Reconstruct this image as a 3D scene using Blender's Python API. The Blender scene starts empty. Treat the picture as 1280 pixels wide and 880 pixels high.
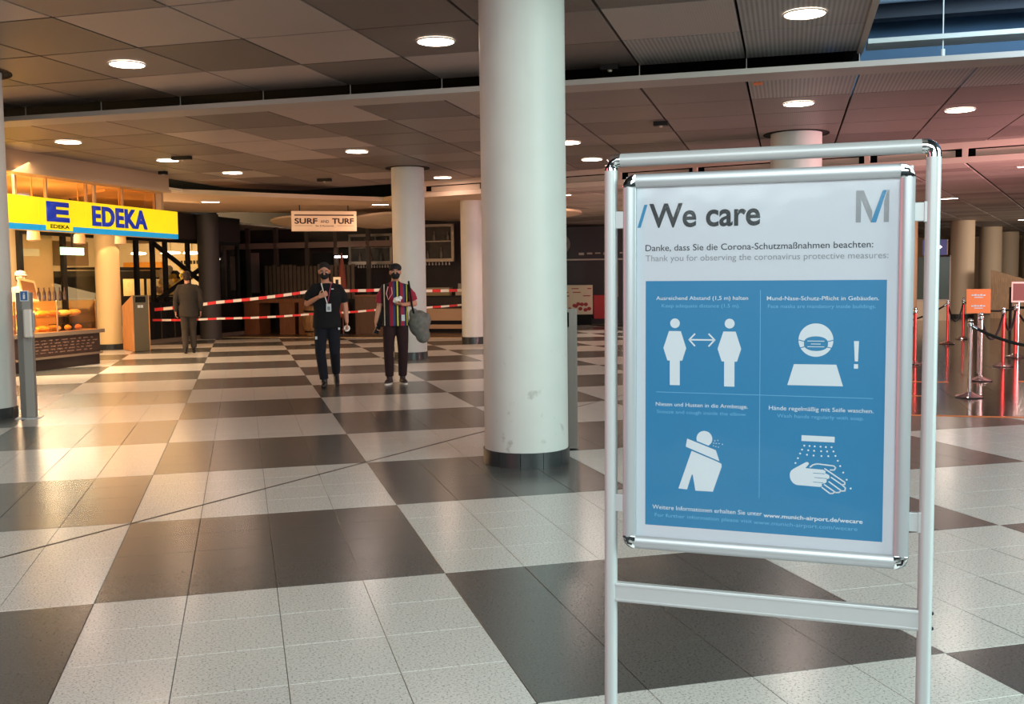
import bpy, bmesh, math, random
from mathutils import Vector, Matrix
from math import sin, cos, pi, radians, sqrt
random.seed(7)
SC = bpy.context.scene
COL = SC.collection
A30 = radians(30)

# ------------------------------------------------------------------ camera
PITCH, ROLL, YAW, HCAM = 0.06970364, -0.01272988, 0.25840994, 1.49
_f = Vector((sin(YAW)*cos(PITCH), cos(YAW)*cos(PITCH), -sin(PITCH)))
_r = Vector((cos(YAW), -sin(YAW), 0)); _u = _r.cross(_f)
RT = cos(ROLL)*_r + sin(ROLL)*_u; UP = -sin(ROLL)*_r + cos(ROLL)*_u
FPX = 1274.3
camd = bpy.data.cameras.new('camera'); cam = bpy.data.objects.new('camera', camd); COL.objects.link(cam)
M = Matrix((RT, UP, -_f)).transposed().to_4x4(); M.translation = Vector((0, 0, HCAM)); cam.matrix_world = M
camd.sensor_width = 36; camd.lens = 36*FPX/1280; camd.clip_start = 0.05; camd.clip_end = 300
SC.camera = cam
# ------------------------------------------------------------------ world, exposure, big lights
SC.view_settings.view_transform = 'Standard'; SC.view_settings.look = 'None'
SC.view_settings.gamma = 1; SC.view_settings.use_curve_mapping = False
SC.view_settings.exposure = 0.0
w = bpy.data.worlds.new('world'); SC.world = w; w.use_nodes = True
w.node_tree.nodes['Background'].inputs[0].default_value = (0.62, 0.8, 0.85, 1)
w.node_tree.nodes['Background'].inputs[1].default_value = 0.08

def CF(u, v, z=0.0):
    """ceiling grid (turned 30 degrees from the floor grid) to world"""
    return Vector((u*cos(A30)+v*sin(A30), -u*sin(A30)+v*cos(A30), z))
def WT(t, w, z=0.0):
    """45 degree grid to world"""
    return Vector(((t+w)/sqrt(2), (w-t)/sqrt(2), z))

def area(name, loc, aim, sx, sy, power, color, spread=pi):
    l = bpy.data.lights.new(name, 'AREA'); l.shape = 'RECTANGLE'; l.size = sx; l.size_y = sy
    l.energy = power; l.color = color; l.spread = spread
    o = bpy.data.objects.new(name, l); COL.objects.link(o); o.location = loc
    o.rotation_euler = (Vector(aim)-Vector(loc)).to_track_quat('-Z', 'Y').to_euler()
    return o
# daylight through the glass front behind and to the right of the viewer
area('daylight_front', (7.5, -2.2, 3.7), (4.4, 5.5, 0.0), 6, 3.2, 1000, (0.76, 1.0, 0.95))
area('daylight_rear', (-2.0, -3.6, 3.7), (0.6, 4.0, 0.0), 6, 3.0, 420, (0.86, 1.0, 0.98))
# red area lamps added right and left of the frame, real source unknown
area('red_glow_lamp', (14.5, 9.0, 1.0), (11.0, 17.5, 4.4), 2.0, 1.0, 520, (1.0, 0.50, 0.52), radians(130))
area('red_glow_lamp_left', (-5.5, 2.5, 1.6), (1.0, 2.4, 1.3), 1.6, 2.2, 70, (1.0, 0.12, 0.14))

area('side_hall_fill', (29, 21, 3.2), (25.5, 32, 1.4), 4, 4, 1100, (1.0, 0.86, 0.72))  # unseen fill lamp added to brighten the far columns
# ------------------------------------------------------------------ materials
def lin(c): return tuple(((x/255)/12.92 if x <= 10 else ((x/255+0.055)/1.055)**2.4) for x in c)
MATS = {}
def mat(name, rgb, rough=0.6, metal=0.0, noise=0.0, nscale=20.0, bump=0.0, coat=0.0, emit=None, estr=0.0, alpha=None, speck=None, spec=0.5):
    if name in MATS: return MATS[name]
    m = bpy.data.materials.new(name); m.use_nodes = True; nt = m.node_tree; b = nt.nodes['Principled BSDF']
    c = (*lin(rgb), 1)
    b.inputs['Base Color'].default_value = c; b.inputs['Roughness'].default_value = rough
    b.inputs['Metallic'].default_value = metal; b.inputs['Coat Weight'].default_value = coat
    b.inputs['Specular IOR Level'].default_value = spec
    b.inputs['Coat Roughness'].default_value = 0.08
    tc = nt.nodes.new('ShaderNodeTexCoord')
    if noise or bump or speck:
        n = nt.nodes.new('ShaderNodeTexNoise'); n.inputs['Scale'].default_value = nscale; n.inputs['Detail'].default_value = 4
        nt.links.new(tc.outputs['Object'], n.inputs['Vector'])
        if speck:
            n.inputs['Detail'].default_value = 6; n.inputs['Roughness'].default_value = 0.75
        if noise or speck:
            r = nt.nodes.new('ShaderNodeValToRGB'); k = noise or 0.2
            r.color_ramp.elements[0].position = 0.36 if speck else 0.3; r.color_ramp.elements[1].position = 0.62 if speck else 0.7
            r.color_ramp.elements[0].color = (*[x*(1-k) for x in c[:3]], 1)
            r.color_ramp.elements[1].color = (*[min(1, x*(1+k)) for x in c[:3]], 1)
            if speck:
                r.color_ramp.elements[0].color = (*lin(speck), 1)
                e = r.color_ramp.elements.new(0.47); e.color = c
            nt.links.new(n.outputs['Fac'], r.inputs['Fac']); nt.links.new(r.outputs['Color'], b.inputs['Base Color'])
        if bump:
            bn = nt.nodes.new('ShaderNodeBump'); bn.inputs['Strength'].default_value = bump; bn.inputs['Distance'].default_value = 0.01
            nt.links.new(n.outputs['Fac'], bn.inputs['Height']); nt.links.new(bn.outputs['Normal'], b.inputs['Normal'])
    if emit:
        b.inputs['Emission Color'].default_value = (*lin(emit), 1); b.inputs['Emission Strength'].default_value = estr
    if alpha is not None: b.inputs['Alpha'].default_value = alpha
    MATS[name] = m; return m
def ribbed(name, rgb, scale, k=0.25, rough=0.5, axis='X', metal=0.3):
    """folded or perforated metal sheet: fine parallel ribs"""
    m = mat(name, rgb, rough, metal); nt = m.node_tree; b = nt.nodes['Principled BSDF']
    tc = nt.nodes.new('ShaderNodeTexCoord'); wv = nt.nodes.new('ShaderNodeTexWave'); wv.wave_type = 'BANDS'; wv.bands_direction = axis
    wv.inputs['Scale'].default_value = scale; wv.inputs['Distortion'].default_value = 0
    nt.links.new(tc.outputs['Object'], wv.inputs['Vector'])
    n = nt.nodes.new('ShaderNodeTexNoise'); n.inputs['Scale'].default_value = 1.1
    nt.links.new(tc.outputs['Object'], n.inputs['Vector'])
    r = nt.nodes.new('ShaderNodeValToRGB'); c = lin(rgb)
    r.color_ramp.elements[0].color = (*[x*(1-k) for x in c], 1); r.color_ramp.elements[1].color = (*[min(1, x*(1+k)) for x in c], 1)
    ad = nt.nodes.new('ShaderNodeMath'); ad.operation = 'MULTIPLY_ADD'; ad.inputs[1].default_value = 0.5; 
    nt.links.new(n.outputs['Fac'], ad.inputs[0]); mu = nt.nodes.new('ShaderNodeMath'); mu.operation = 'MULTIPLY'; mu.inputs[1].default_value = 0.5
    nt.links.new(wv.outputs['Fac'], mu.inputs[0]); nt.links.new(mu.outputs[0], ad.inputs[2])
    nt.links.new(ad.outputs[0], r.inputs['Fac']); nt.links.new(r.outputs['Color'], b.inputs['Base Color'])
    bn = nt.nodes.new('ShaderNodeBump'); bn.inputs['Strength'].default_value = 0.25; bn.inputs['Distance'].default_value = 0.004
    nt.links.new(wv.outputs['Fac'], bn.inputs['Height']); nt.links.new(bn.outputs['Normal'], b.inputs['Normal'])
    return m
def wood(name, rgb, rough=0.45, scale=3.0):
    m = mat(name, rgb, rough); nt = m.node_tree; b = nt.nodes['Principled BSDF']
    tc = nt.nodes.new('ShaderNodeTexCoord'); mp = nt.nodes.new('ShaderNodeMapping'); mp.inputs['Scale'].default_value = (14, 14, 1.2)
    n = nt.nodes.new('ShaderNodeTexNoise'); n.inputs['Scale'].default_value = scale; n.inputs['Detail'].default_value = 5
    nt.links.new(tc.outputs['Object'], mp.inputs['Vector']); nt.links.new(mp.outputs['Vector'], n.inputs['Vector'])
    r = nt.nodes.new('ShaderNodeValToRGB'); c = lin(rgb); r.color_ramp.elements[0].position = 0.3; r.color_ramp.elements[1].position = 0.7
    r.color_ramp.elements[0].color = (*[x*0.72 for x in c], 1); r.color_ramp.elements[1].color = (*[min(1, x*1.2) for x in c], 1)
    nt.links.new(n.outputs['Fac'], r.inputs['Fac']); nt.links.new(r.outputs['Color'], b.inputs['Base Color'])
    return m
def glassmat(name, tint=(255, 255, 255), gloss=0.08, rough=0.03, bump=0.0):
    if name in MATS: return MATS[name]
    m = bpy.data.materials.new(name); m.use_nodes = True; nt = m.node_tree; nt.nodes.clear()
    o = nt.nodes.new('ShaderNodeOutputMaterial'); t = nt.nodes.new('ShaderNodeBsdfTransparent'); g = nt.nodes.new('ShaderNodeBsdfGlossy')
    t.inputs[0].default_value = (*lin(tint), 1); g.inputs['Roughness'].default_value = rough
    fr = nt.nodes.new('ShaderNodeFresnel'); fr.inputs[0].default_value = 1.5; mx = nt.nodes.new('ShaderNodeMixShader')
    ad = nt.nodes.new('ShaderNodeMath'); ad.operation = 'ADD'; ad.inputs[1].default_value = gloss
    nt.links.new(fr.outputs[0], ad.inputs[0])
    ge = nt.nodes.new('ShaderNodeNewGeometry'); sb = nt.nodes.new('ShaderNodeMath'); sb.operation = 'SUBTRACT'; sb.inputs[0].default_value = 1
    nt.links.new(ge.outputs['Backfacing'], sb.inputs[1]); ml = nt.nodes.new('ShaderNodeMath'); ml.operation = 'MULTIPLY'
    nt.links.new(ad.outputs[0], ml.inputs[0]); nt.links.new(sb.outputs[0], ml.inputs[1]); nt.links.new(ml.outputs[0], mx.inputs[0])
    nt.links.new(t.outputs[0], mx.inputs[1]); nt.links.new(g.outputs[0], mx.inputs[2]); nt.links.new(mx.outputs[0], o.inputs[0])
    if bump:
        tc = nt.nodes.new('ShaderNodeTexCoord'); n = nt.nodes.new('ShaderNodeTexNoise'); n.inputs['Scale'].default_value = 5; n.inputs['Detail'].default_value = 2
        bn = nt.nodes.new('ShaderNodeBump'); bn.inputs['Strength'].default_value = bump; bn.inputs['Distance'].default_value = 0.03
        nt.links.new(tc.outputs['Object'], n.inputs['Vector']); nt.links.new(n.outputs['Fac'], bn.inputs['Height']); nt.links.new(bn.outputs['Normal'], g.inputs['Normal'])
    MATS[name] = m; return m

m_white_tile = mat('white_terrazzo', (214, 212, 207), 0.21, 0, nscale=95, noise=0.06, speck=(112, 108, 102))
m_dark_tile = mat('dark_terrazzo', (84, 85, 83), 0.24, 0, nscale=95, noise=0.16, speck=(50, 49, 48))
m_hall_tile = mat('dark_hall_stone', (66, 58, 54), 0.12, 0, nscale=60, noise=0.12)
m_grout = mat('grout', (92, 88, 82), 0.7)
m_column = mat('white_column_paint', (210, 208, 203), 0.5, 0, noise=0.03, nscale=3)
m_skirt = mat('dark_stone_skirting', (52, 54, 55), 0.35, 0, noise=0.12, nscale=60)
m_alu = mat('satin_aluminium', (192, 195, 197), 0.42, 0.25)
m_chrome = mat('chrome', (225, 228, 230), 0.08, 1.0)
m_rail = mat('ceiling_rail_paint', (178, 168, 162), 0.5)
m_black = mat('black_void', (9, 9, 10), 0.9)
m_blackmetal = mat('black_steel', (16, 14, 13), 0.5, 0.3)
m_beige = mat('beige_plaster', (214, 186, 152), 0.75, noise=0.04, nscale=1.5)
m_darkwall = mat('dark_brown_wall', (44, 33, 27), 0.6, noise=0.15, nscale=3)
m_orangeglow = mat('warm_wall', (240, 222, 186), 0.7)

# ------------------------------------------------------------------ mesh helpers
class MB:
    def __init__(s): s.v = []; s.f = []; s.m = []
    def add(s, vs, fs, mi=0):
        o = len(s.v); s.v += [tuple(v) for v in vs]; s.f += [tuple(i+o for i in f) for f in fs]; s.m += [mi]*len(fs); return s
    def box(s, x0, x1, y0, y1, z0, z1, mi=0):
        vs = [(x, y, z) for z in (z0, z1) for y in (y0, y1) for x in (x0, x1)]
        return s.add(vs, [(0, 2, 3, 1), (4, 5, 7, 6), (0, 1, 5, 4), (2, 6, 7, 3), (0, 4, 6, 2), (1, 3, 7, 5)], mi)
    def prism(s, pts, z0, z1, mi=0):
        n = len(pts); vs = [(x, y, z0) for x, y in pts]+[(x, y, z1) for x, y in pts]
        return s.add(vs, [tuple(range(n-1, -1, -1)), tuple(range(n, 2*n))]+[(i, (i+1) % n, n+(i+1) % n, n+i) for i in range(n)], mi)
    def prismy(s, pts, y0, y1, mi=0):
        """outline in x,z, thickness along y; pts counter clockwise seen from -y"""
        n = len(pts); vs = [(x, y0, z) for x, z in pts]+[(x, y1, z) for x, z in pts]
        return s.add(vs, [tuple(range(n)), tuple(range(2*n-1, n-1, -1))]+[((i+1) % n, i, n+i, n+(i+1) % n) for i in range(n)], mi)
    def lathe(s, prof, c=(0, 0, 0), n=32, mi=0, caps=True):
        vs = []; fs = []
        for r, z in prof:
            for k in range(n): a = 2*pi*k/n; vs.append((c[0]+r*cos(a), c[1]+r*sin(a), c[2]+z))
        for j in range(len(prof)-1):
            for k in range(n): fs.append((j*n+k, j*n+(k+1) % n, (j+1)*n+(k+1) % n, (j+1)*n+k))
        if caps: fs += [tuple(range(n-1, -1, -1)), tuple(range((len(prof)-1)*n, len(prof)*n))]
        return s.add(vs, fs, mi)
    def tube(s, path, r, n=10, mi=0, flat=1.0):
        P = [Vector(p) for p in path]; R = r if isinstance(r, (list, tuple)) else [r]*len(P); vs = []; fs = []
        t0 = (P[1]-P[0]).normalized(); ref = Vector((0, 0, 1)) if abs(t0.z) < 0.9 else Vector((0, 1, 0))
        a = t0.cross(ref).normalized()
        for i, p in enumerate(P):
            t = (P[min(i+1, len(P)-1)]-P[max(i-1, 0)]).normalized()
            a = (a-t*a.dot(t)).normalized(); b = t.cross(a)
            for k in range(n): q = 2*pi*k/n; vs.append(p+a*cos(q)*R[i]+b*sin(q)*R[i]*flat)
        for i in range(len(P)-1):
            for k in range(n): fs.append((i*n+k, i*n+(k+1) % n, (i+1)*n+(k+1) % n, (i+1)*n+k))
        fs += [tuple(range(n-1, -1, -1)), tuple(range((len(P)-1)*n, len(P)*n))]
        return s.add(vs, fs, mi)
    def ell(s, c, r, nu=14, nv=9, mi=0, rot=None):
        vs = []; fs = []; c = Vector(c)
        for j in range(nv+1):
            th = pi*j/nv
            for k in range(nu):
                a = 2*pi*k/nu; p = Vector((r[0]*sin(th)*cos(a), r[1]*sin(th)*sin(a), r[2]*cos(th)))
                if rot is not None: p = rot @ p
                vs.append(c+p)
        for j in range(nv):
            for k in range(nu): fs.append((j*nu+k, (j+1)*nu+k, (j+1)*nu+(k+1) % nu, j*nu+(k+1) % nu))
        return s.add(vs, fs, mi)
    def mesh(s, name, mats):
        me = bpy.data.meshes.new(name); me.from_pydata(s.v, [], s.f); me.validate()
        for m in (mats if isinstance(mats, (list, tuple)) else [mats]): me.materials.append(m)
        if len(me.polygons) == len(s.m):
            for p, mi in zip(me.polygons, s.m): p.material_index = mi
        return me
    def build(s, name, mats, parent=None, smooth=False, bevel=0.0):
        me = s.mesh(name, mats)
        bm = bmesh.new(); bm.from_mesh(me); bmesh.ops.recalc_face_normals(bm, faces=bm.faces)
        if bevel: bmesh.ops.bevel(bm, geom=bm.edges[:], offset=bevel, segments=2, affect='EDGES', profile=0.5)
        bm.to_mesh(me); bm.free()
        if smooth:
            for p in me.polygons: p.use_smooth = True
            me.set_sharp_from_angle(angle=radians(smooth if smooth > 1 else 40))
        o = bpy.data.objects.new(name, me); COL.objects.link(o); o.parent = parent
        return o
def link(name, me, parent=None, loc=(0, 0, 0)):
    o = bpy.data.objects.new(name, me); COL.objects.link(o); o.parent = parent; o.location = loc; return o
def tag(o, label=None, cat=None, group=None, kind=None):
    if label: o['label'] = label
    if cat: o['category'] = cat
    if group: o['group'] = group
    if kind: o['kind'] = kind
    return o
def thing(name, label, cat, loc=(0, 0, 0), rz=0.0, group=None):
    o = bpy.data.objects.new(name, None); COL.objects.link(o); o.location = loc; o.rotation_euler = (0, 0, rz); o.empty_display_size = 0.1
    return tag(o, label, cat, group)
def copy_tree(o, parent=None):
    c = o.copy(); COL.objects.link(c); c.parent = parent
    for ch in list(o.children): copy_tree(ch, c)
    return c
def bx(name, m, parent, *a, bevel=0.0, label=None):
    o = MB().box(*a).build(name, m, parent, bevel=bevel)
    if label: o['label'] = label
    return o
def text_mesh(s, bold=0.0, spacing=1.0):
    cu = bpy.data.curves.new('t', 'FONT'); cu.body = s; cu.size = 1; cu.offset = bold; cu.resolution_u = 4; cu.space_character = spacing
    o = bpy.data.objects.new('t', cu); COL.objects.link(o); dg = bpy.context.evaluated_depsgraph_get(); dg.update()
    me = bpy.data.meshes.new_from_object(o.evaluated_get(dg)); bpy.data.objects.remove(o); bpy.data.curves.remove(cu); return me
_cap = text_mesh('H'); CAPH = max(v.co.y for v in _cap.vertices)
def lettering(name, s, x0, x1, base, cap, y, m, parent, bold=0.0, depth=0.0, spacing=1.0):
    """letters standing in the parent's x,z plane, facing -y, squeezed to run from x0 to x1"""
    me = text_mesh(s, bold, spacing); xs = [v.co.x for v in me.vertices]; a, b = min(xs), max(xs); kz = cap/CAPH
    for v in me.vertices: v.co = Vector((x0+(v.co.x-a)/(b-a)*(x1-x0), y, base+v.co.y*kz))
    me.materials.clear(); me.materials.append(m); me.name = name
    if depth:
        bm = bmesh.new(); bm.from_mesh(me); r = bmesh.ops.extrude_face_region(bm, geom=bm.faces[:])
        bmesh.ops.translate(bm, verts=[g for g in r['geom'] if isinstance(g, bmesh.types.BMVert)], vec=(0, depth, 0))
        bmesh.ops.recalc_face_normals(bm, faces=bm.faces); bm.to_mesh(me); bm.free()
    o = bpy.data.objects.new(name, me); COL.objects.link(o); o.parent = parent; return o

# ------------------------------------------------------------------ floor
S4 = 1.68099; TL = S4/4; GX, GY = -0.71420, 5.05428
def project(p):
    d = Vector(p)-Vector((0, 0, HCAM)); z = d.dot(_f)
    if z < 0.1: return None
    return 640+FPX*d.dot(RT)/z, 440-FPX*d.dot(UP)/z
fl = MB(); fl.box(-40, 60, -12, 80, -0.2, -0.006)
floor = tag(fl.build('floor', m_grout), kind='structure')
def clip(poly, a, b, c):
    """keep a*x+b*y<=c"""
    out = []
    for i in range(len(poly)):
        p, q = poly[i], poly[(i+1) % len(poly)]; dp = a*p[0]+b*p[1]-c; dq = a*q[0]+b*q[1]-c
        if dp <= 0: out.append(p)
        if (dp < 0) != (dq < 0) and dp != dq:
            t = dp/(dp-dq); out.append((p[0]+(q[0]-p[0])*t, p[1]+(q[1]-p[1])*t))
    return out
VT, UT = 11.58, -0.46     # the dark polished floor beyond the orange tape
dU = (cos(A30), -sin(A30)); dV = (sin(A30), cos(A30))
cand = []; rest = []
i0, i1, j0, j1 = -40, 120, -32, 190
for i in range(i0, i1):
    for j in range(j0, j1):
        x = GX+i*TL; y = GY+j*TL
        dark = ((i//4)+(j//4)) % 2 == 0
        cx, cy = x+TL/2, y+TL/2; v = cx*dV[0]+cy*dV[1]; u = cx*dU[0]+cy*dU[1]
        if v > 34 and u < 0: continue
        q = project((cx, cy, 0)); big = 0
        if v < VT-0.4 or u < UT-0.4:
            cs = [project((x+a, y+b, 0)) for a in (0, TL) for b in (0, TL)]
            if all(cs):
                vis = [c for c in cs if -10 <= c[0] <= 1290 and -10 <= c[1] <= 890]
                if len(vis) >= 2:
                    big = max(c[1] for c in cs)-min(c[1] for c in cs)
        cand.append((-big, i, j, x, y, dark, u, v))
cand.sort()
tm = {}
for d in (False, True):
    b = MB(); g = 0.0016; e = 0.0012
    b.add([(g, 0.001, -0.006), (TL-g, 0.001, -0.006), (TL-g, TL-0.001, -0.006), (g, TL-0.001, -0.006),
           (g, 0.001, -e), (TL-g, 0.001, -e), (TL-g, TL-0.001, -e), (g, TL-0.001, -e),
           (g+e, 0.001+e, 0), (TL-g-e, 0.001+e, 0), (TL-g-e, TL-0.001-e, 0), (g+e, TL-0.001-e, 0)],
          [(0, 1, 5, 4), (1, 2, 6, 5), (2, 3, 7, 6), (3, 0, 4, 7), (4, 5, 9, 8), (5, 6, 10, 9), (6, 7, 11, 10), (7, 4, 8, 11), (8, 9, 10, 11)])
    tm[d] = b.mesh('tile', m_dark_tile if d else m_white_tile)
for k, (nb, i, j, x, y, dark, u, v) in enumerate(cand[:300]):
    link('tile', tm[dark], floor, (x, y, 0))
st = MB()
for nb, i, j, x, y, dark, u, v in cand[300:]:
    g = 0.0016; sq = [(x+g, y+.001), (x+TL-g, y+.001), (x+TL-g, y+TL-.001), (x+g, y+TL-.001)]
    pieces = []
    if v < VT-0.4 or u < UT-0.4: pieces = [sq]
    elif v > VT+0.4 and u > UT+0.4: pieces = []
    else:
        pa = clip(sq, dV[0], dV[1], VT)
        pb = clip(clip(sq, -dV[0], -dV[1], -VT), dU[0], dU[1], UT)
        pieces = [p for p in (pa, pb) if len(p) > 2]
    for p in pieces: st.add([(a, b, 0) for a, b in p], [tuple(range(len(p)))], 1 if dark else 0)
o = st.build('tile', [m_white_tile, m_dark_tile], floor); o['kind'] = 'stuff'
hs = MB()
HT = 0.6
for i in range(0, 60):
    for j in range(0, 110):
        u0 = UT+i*HT; v0 = VT+j*HT; g = .003
        hs.add([CF(u0+g, v0+g), CF(u0+HT-g, v0+g), CF(u0+HT-g, v0+HT-g), CF(u0+g, v0+HT-g)], [(0, 1, 2, 3)])
o = hs.build('hall_tile', m_hall_tile, floor); o['kind'] = 'stuff'
# expansion joint running at 45 degrees across the tiles
jn = MB(); p0 = Vector((-3.2, 4.16, 0)); p1 = Vector((11.0, 18.75, 0)); d = (p1-p0).normalized(); n = Vector((-d.y, d.x, 0))*0.011
jn.add([p0-n+Vector((0, 0, .0012)), p1-n+Vector((0, 0, .0012)), p1+n+Vector((0, 0, .0012)), p0+n+Vector((0, 0, .0012)),
        p0-n-Vector((0, 0, .004)), p1-n-Vector((0, 0, .004)), p1+n-Vector((0, 0, .004)), p0+n-Vector((0, 0, .004))],
       [(0, 1, 2, 3), (4, 7, 6, 5), (0, 4, 5, 1), (1, 5, 6, 2), (2, 6, 7, 3), (3, 7, 4, 0)])
o = jn.build('expansion_joint', mat('joint_brown', (58, 44, 34), 0.5), floor); o['label'] = 'dark expansion joint running diagonally across the tiles'
# orange floor tapes
m_tape = mat('orange_tape', (240, 134, 70), 0.6)
def cfbox(name, m, parent, u0, u1, v0, v1, z0, z1, **k):
    b = MB(); b.prism([tuple(CF(u, v)[:2]) for u, v in ((u0, v0), (u1, v0), (u1, v1), (u0, v1))], z0, z1)
    return b.build(name, m, parent, **k)
for lab, a in (('long orange tape line along the edge of the dark floor', (-0.4, 9.0, 11.53, 11.62)),
               ('orange floor tape dash behind the right post of the sign stand, farther one', (1.3, 2.16, 15.22, 15.30)),
               ('orange floor tape dash behind the right post of the sign stand, nearer one', (1.1, 1.6, 13.42, 13.49)),
               ('orange floor tape piece at the right edge by the rope posts', (3.1, 4.6, 15.42, 15.55))):
    tag(cfbox('floor_tape', m_tape, None, *a, 0.0005, 0.003), lab, 'tape', 'orange floor tapes')
# restaurant floor strip and floor
m_rfloor = mat('brown_restaurant_floor', (92, 70, 50), 0.3, noise=0.1, nscale=5)
cfbox('restaurant_floor', m_rfloor, floor, -19.5, -8.3, 25.8, 31, -0.003, 0.004)
cfbox('threshold_strip', mat('pale_stone', (205, 180, 140), 0.4), floor, -15.6, -8.3, 25.55, 25.8, -0.003, 0.007)

# ------------------------------------------------------------------ ceiling
ceil = MB(); ceil.prism([tuple(CF(u, v)[:2]) for u, v in ((-30, -14), (40, -14), (40, 80), (-30, 80))], 5.3, 5.4)
ceiling = tag(ceil.build('ceiling', m_black), kind='structure')
m_pan = [ribbed('ceiling_panel_dark', (124, 113, 108), 12.5, 0.10), ribbed('ceiling_panel_mid', (144, 132, 127), 12.5, 0.10),
         ribbed('ceiling_panel_light', (184, 171, 166), 12.5, 0.06), ribbed('ceiling_panel_ribbed', (164, 160, 158), 7.0, 0.5)]
m_edge = mat('panel_edge', (170, 156, 146), 0.5)
def panel(u0, u1, v0, v1, z, mi, planes=()):
    g = 0.014; poly = [tuple(CF(u, v)[:2]) for u, v in ((u0+g, v0+g), (u1-g, v0+g), (u1-g, v1-g), (u0+g, v1-g))]
    for a, b, c in planes: poly = clip(poly, a, b, c)
    if len(poly) < 3: return
    ar = abs(sum(poly[i][0]*poly[(i+1) % len(poly)][1]-poly[(i+1) % len(poly)][0]*poly[i][1] for i in range(len(poly))))/2
    if ar < 0.02: return
    # built in the ceiling frame so that ribs run with the panel
    loc = CF(u0, v0, z); R = Matrix.Rotation(A30, 3, 'Z')
    pts = [(R @ Vector((p[0]-loc.x, p[1]-loc.y, 0))) for p in poly]
    b = MB(); b.prism([(p.x, p.y) for p in pts], 0, 0.05)
    o = b.build('panel', m_pan[mi], ceiling); o.location = loc; o.rotation_euler = (0, 0, -A30)
UG = lambda k: 0.73+1.2*k
tones = {  # k (column left of u=0.73), row from the slit: 0 dark 1 mid 2 light 3 ribbed
 (-1,0): 3, (-1,1): 3, (-1,2): 3, (-2,0): 3, (-2,1): 2, (-2,2): 0, (-3,0): 0, (-3,1): 1, (-3,2): 0,
 (-4,0): 2, (-4,1): 0, (-4,2): 0, (-5,0): 0, (-5,1): 2, (-5,2): 2, (-6,0): 2, (-6,1): 0, (-6,2): 2, (-7,0): 2, (-7,1): 1, (-7,2): 0,
 (-8,0): 0, (-8,1): 0, (-8,2): 0, (-9,0): 1, (-9,1): 0}
for k in range(-11, 0):
    for r in range(0, 9):
        v1 = 11.85-1.27*r; mi = tones.get((k, r), random.choice([0, 1, 1, 2]))
        panel(UG(k), UG(k+1), v1-1.27, v1, 3.93, mi)
far_planes = [(1, 1, 18.66*sqrt(2)), (-0.362, 1.0, 24.5), ]
for k in range(-11, 7):
    for r in range(0, 12):
        v0 = 11.97+1.22*r
        mi = random.choice([0, 0, 1, 1, 1, 2]) if k < -3 else random.choice([0, 1, 1])
        if r == 0 and k >= -1: mi = 3
        if r == 0 and k in (-6, -4): mi = 2
        panel(UG(k), UG(k+1), v0, v0+1.22, 3.70, mi, far_planes)
def cfceil(name, m, u0, u1, v0, v1, z0, z1, label=None):
    o = cfbox(name, m, ceiling, u0, u1, v0, v1, z0, z1)
    if label: o['label'] = label
    return o
cfceil('rail', m_rail, -12.2, 9, 11.5, 11.94, 3.69, 3.75, 'broad flat rail along the open ceiling slot')
cfceil('rail', mat('pale_rail', (196, 200, 198), 0.4), 0.80, 9, 11.62, 11.98, 3.95, 4.0, 'pale upper rail in the open ceiling bay at the right')
cfceil('panel_edge', m_edge, 0.70, 0.76, 0.5, 11.85, 3.90, 4.02)
# hangers in the slit
for k in range(-10, 1):
    u = UG(k); b = MB(); b.tube([CF(u, 11.93, 3.75), CF(u, 11.93, 4.6)], 0.006, 6); b.box(-.02, .02, -.02, .02, 3.75, 3.78)
    b = MB().tube([CF(u, 11.9, 3.75), CF(u, 11.9, 5.3)], 0.006, 6); b.tube([CF(u, 11.9, 3.75), CF(u, 11.9, 3.83)], 0.016, 8)
    b.build('hanger_rod', m_rail, ceiling)
for u in (1.55, 2.7, 3.9):
    b = MB().tube([CF(u, 11.72, 3.75), CF(u, 11.72, 5.3)], 0.007, 6); b.tube([CF(u, 11.72, 3.75), CF(u, 11.72, 3.86)], 0.022, 10)
    b.build('hanger_rod', mat('white_steel', (215, 218, 220), 0.4), ceiling)
# technical bay above, right: blue lit plenum with duct
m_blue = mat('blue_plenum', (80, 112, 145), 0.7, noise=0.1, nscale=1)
cfceil('plenum_lining', m_blue, 0.78, 9, 4, 14.5, 5.15, 5.28)
cfceil('plenum_side', m_blue, 0.78, 9, 14.4, 14.5, 3.76, 5.2)
cfceil('plenum_beam', mat('plenum_beam_blue', (22, 30, 44), 0.6), 0.78, 9, 12.9, 13.1, 4.5, 5.15)
b = MB().tube([CF(0.8, 12.3, 4.62), CF(9, 12.3, 4.62)], 0.1, 16); b.build('duct_pipe', mat('pale_duct', (150, 170, 190), 0.4, 0.3), ceiling, smooth=True)
cfceil('plenum_side', m_black, 0.70, 0.78, 4, 14.5, 4.0, 5.2)
area('plenum_daylight', tuple(CF(4.0, 9.5, 4.2)), tuple(CF(3.6, 11.5, 5.2)), 3, 0.6, 110, (0.6, 0.8, 1.0), radians(120))
# left fascia over the shop
cfceil('fascia', mat('fascia_beige', (176, 150, 120), 0.6), -12.22, -12.06, 2, 18.2, 3.36, 3.80)
cfceil('fascia_cap', mat('fascia_beige', (176, 150, 120), 0.6), -12.30, -11.98, 2, 18.15, 3.34, 3.40)
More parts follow.
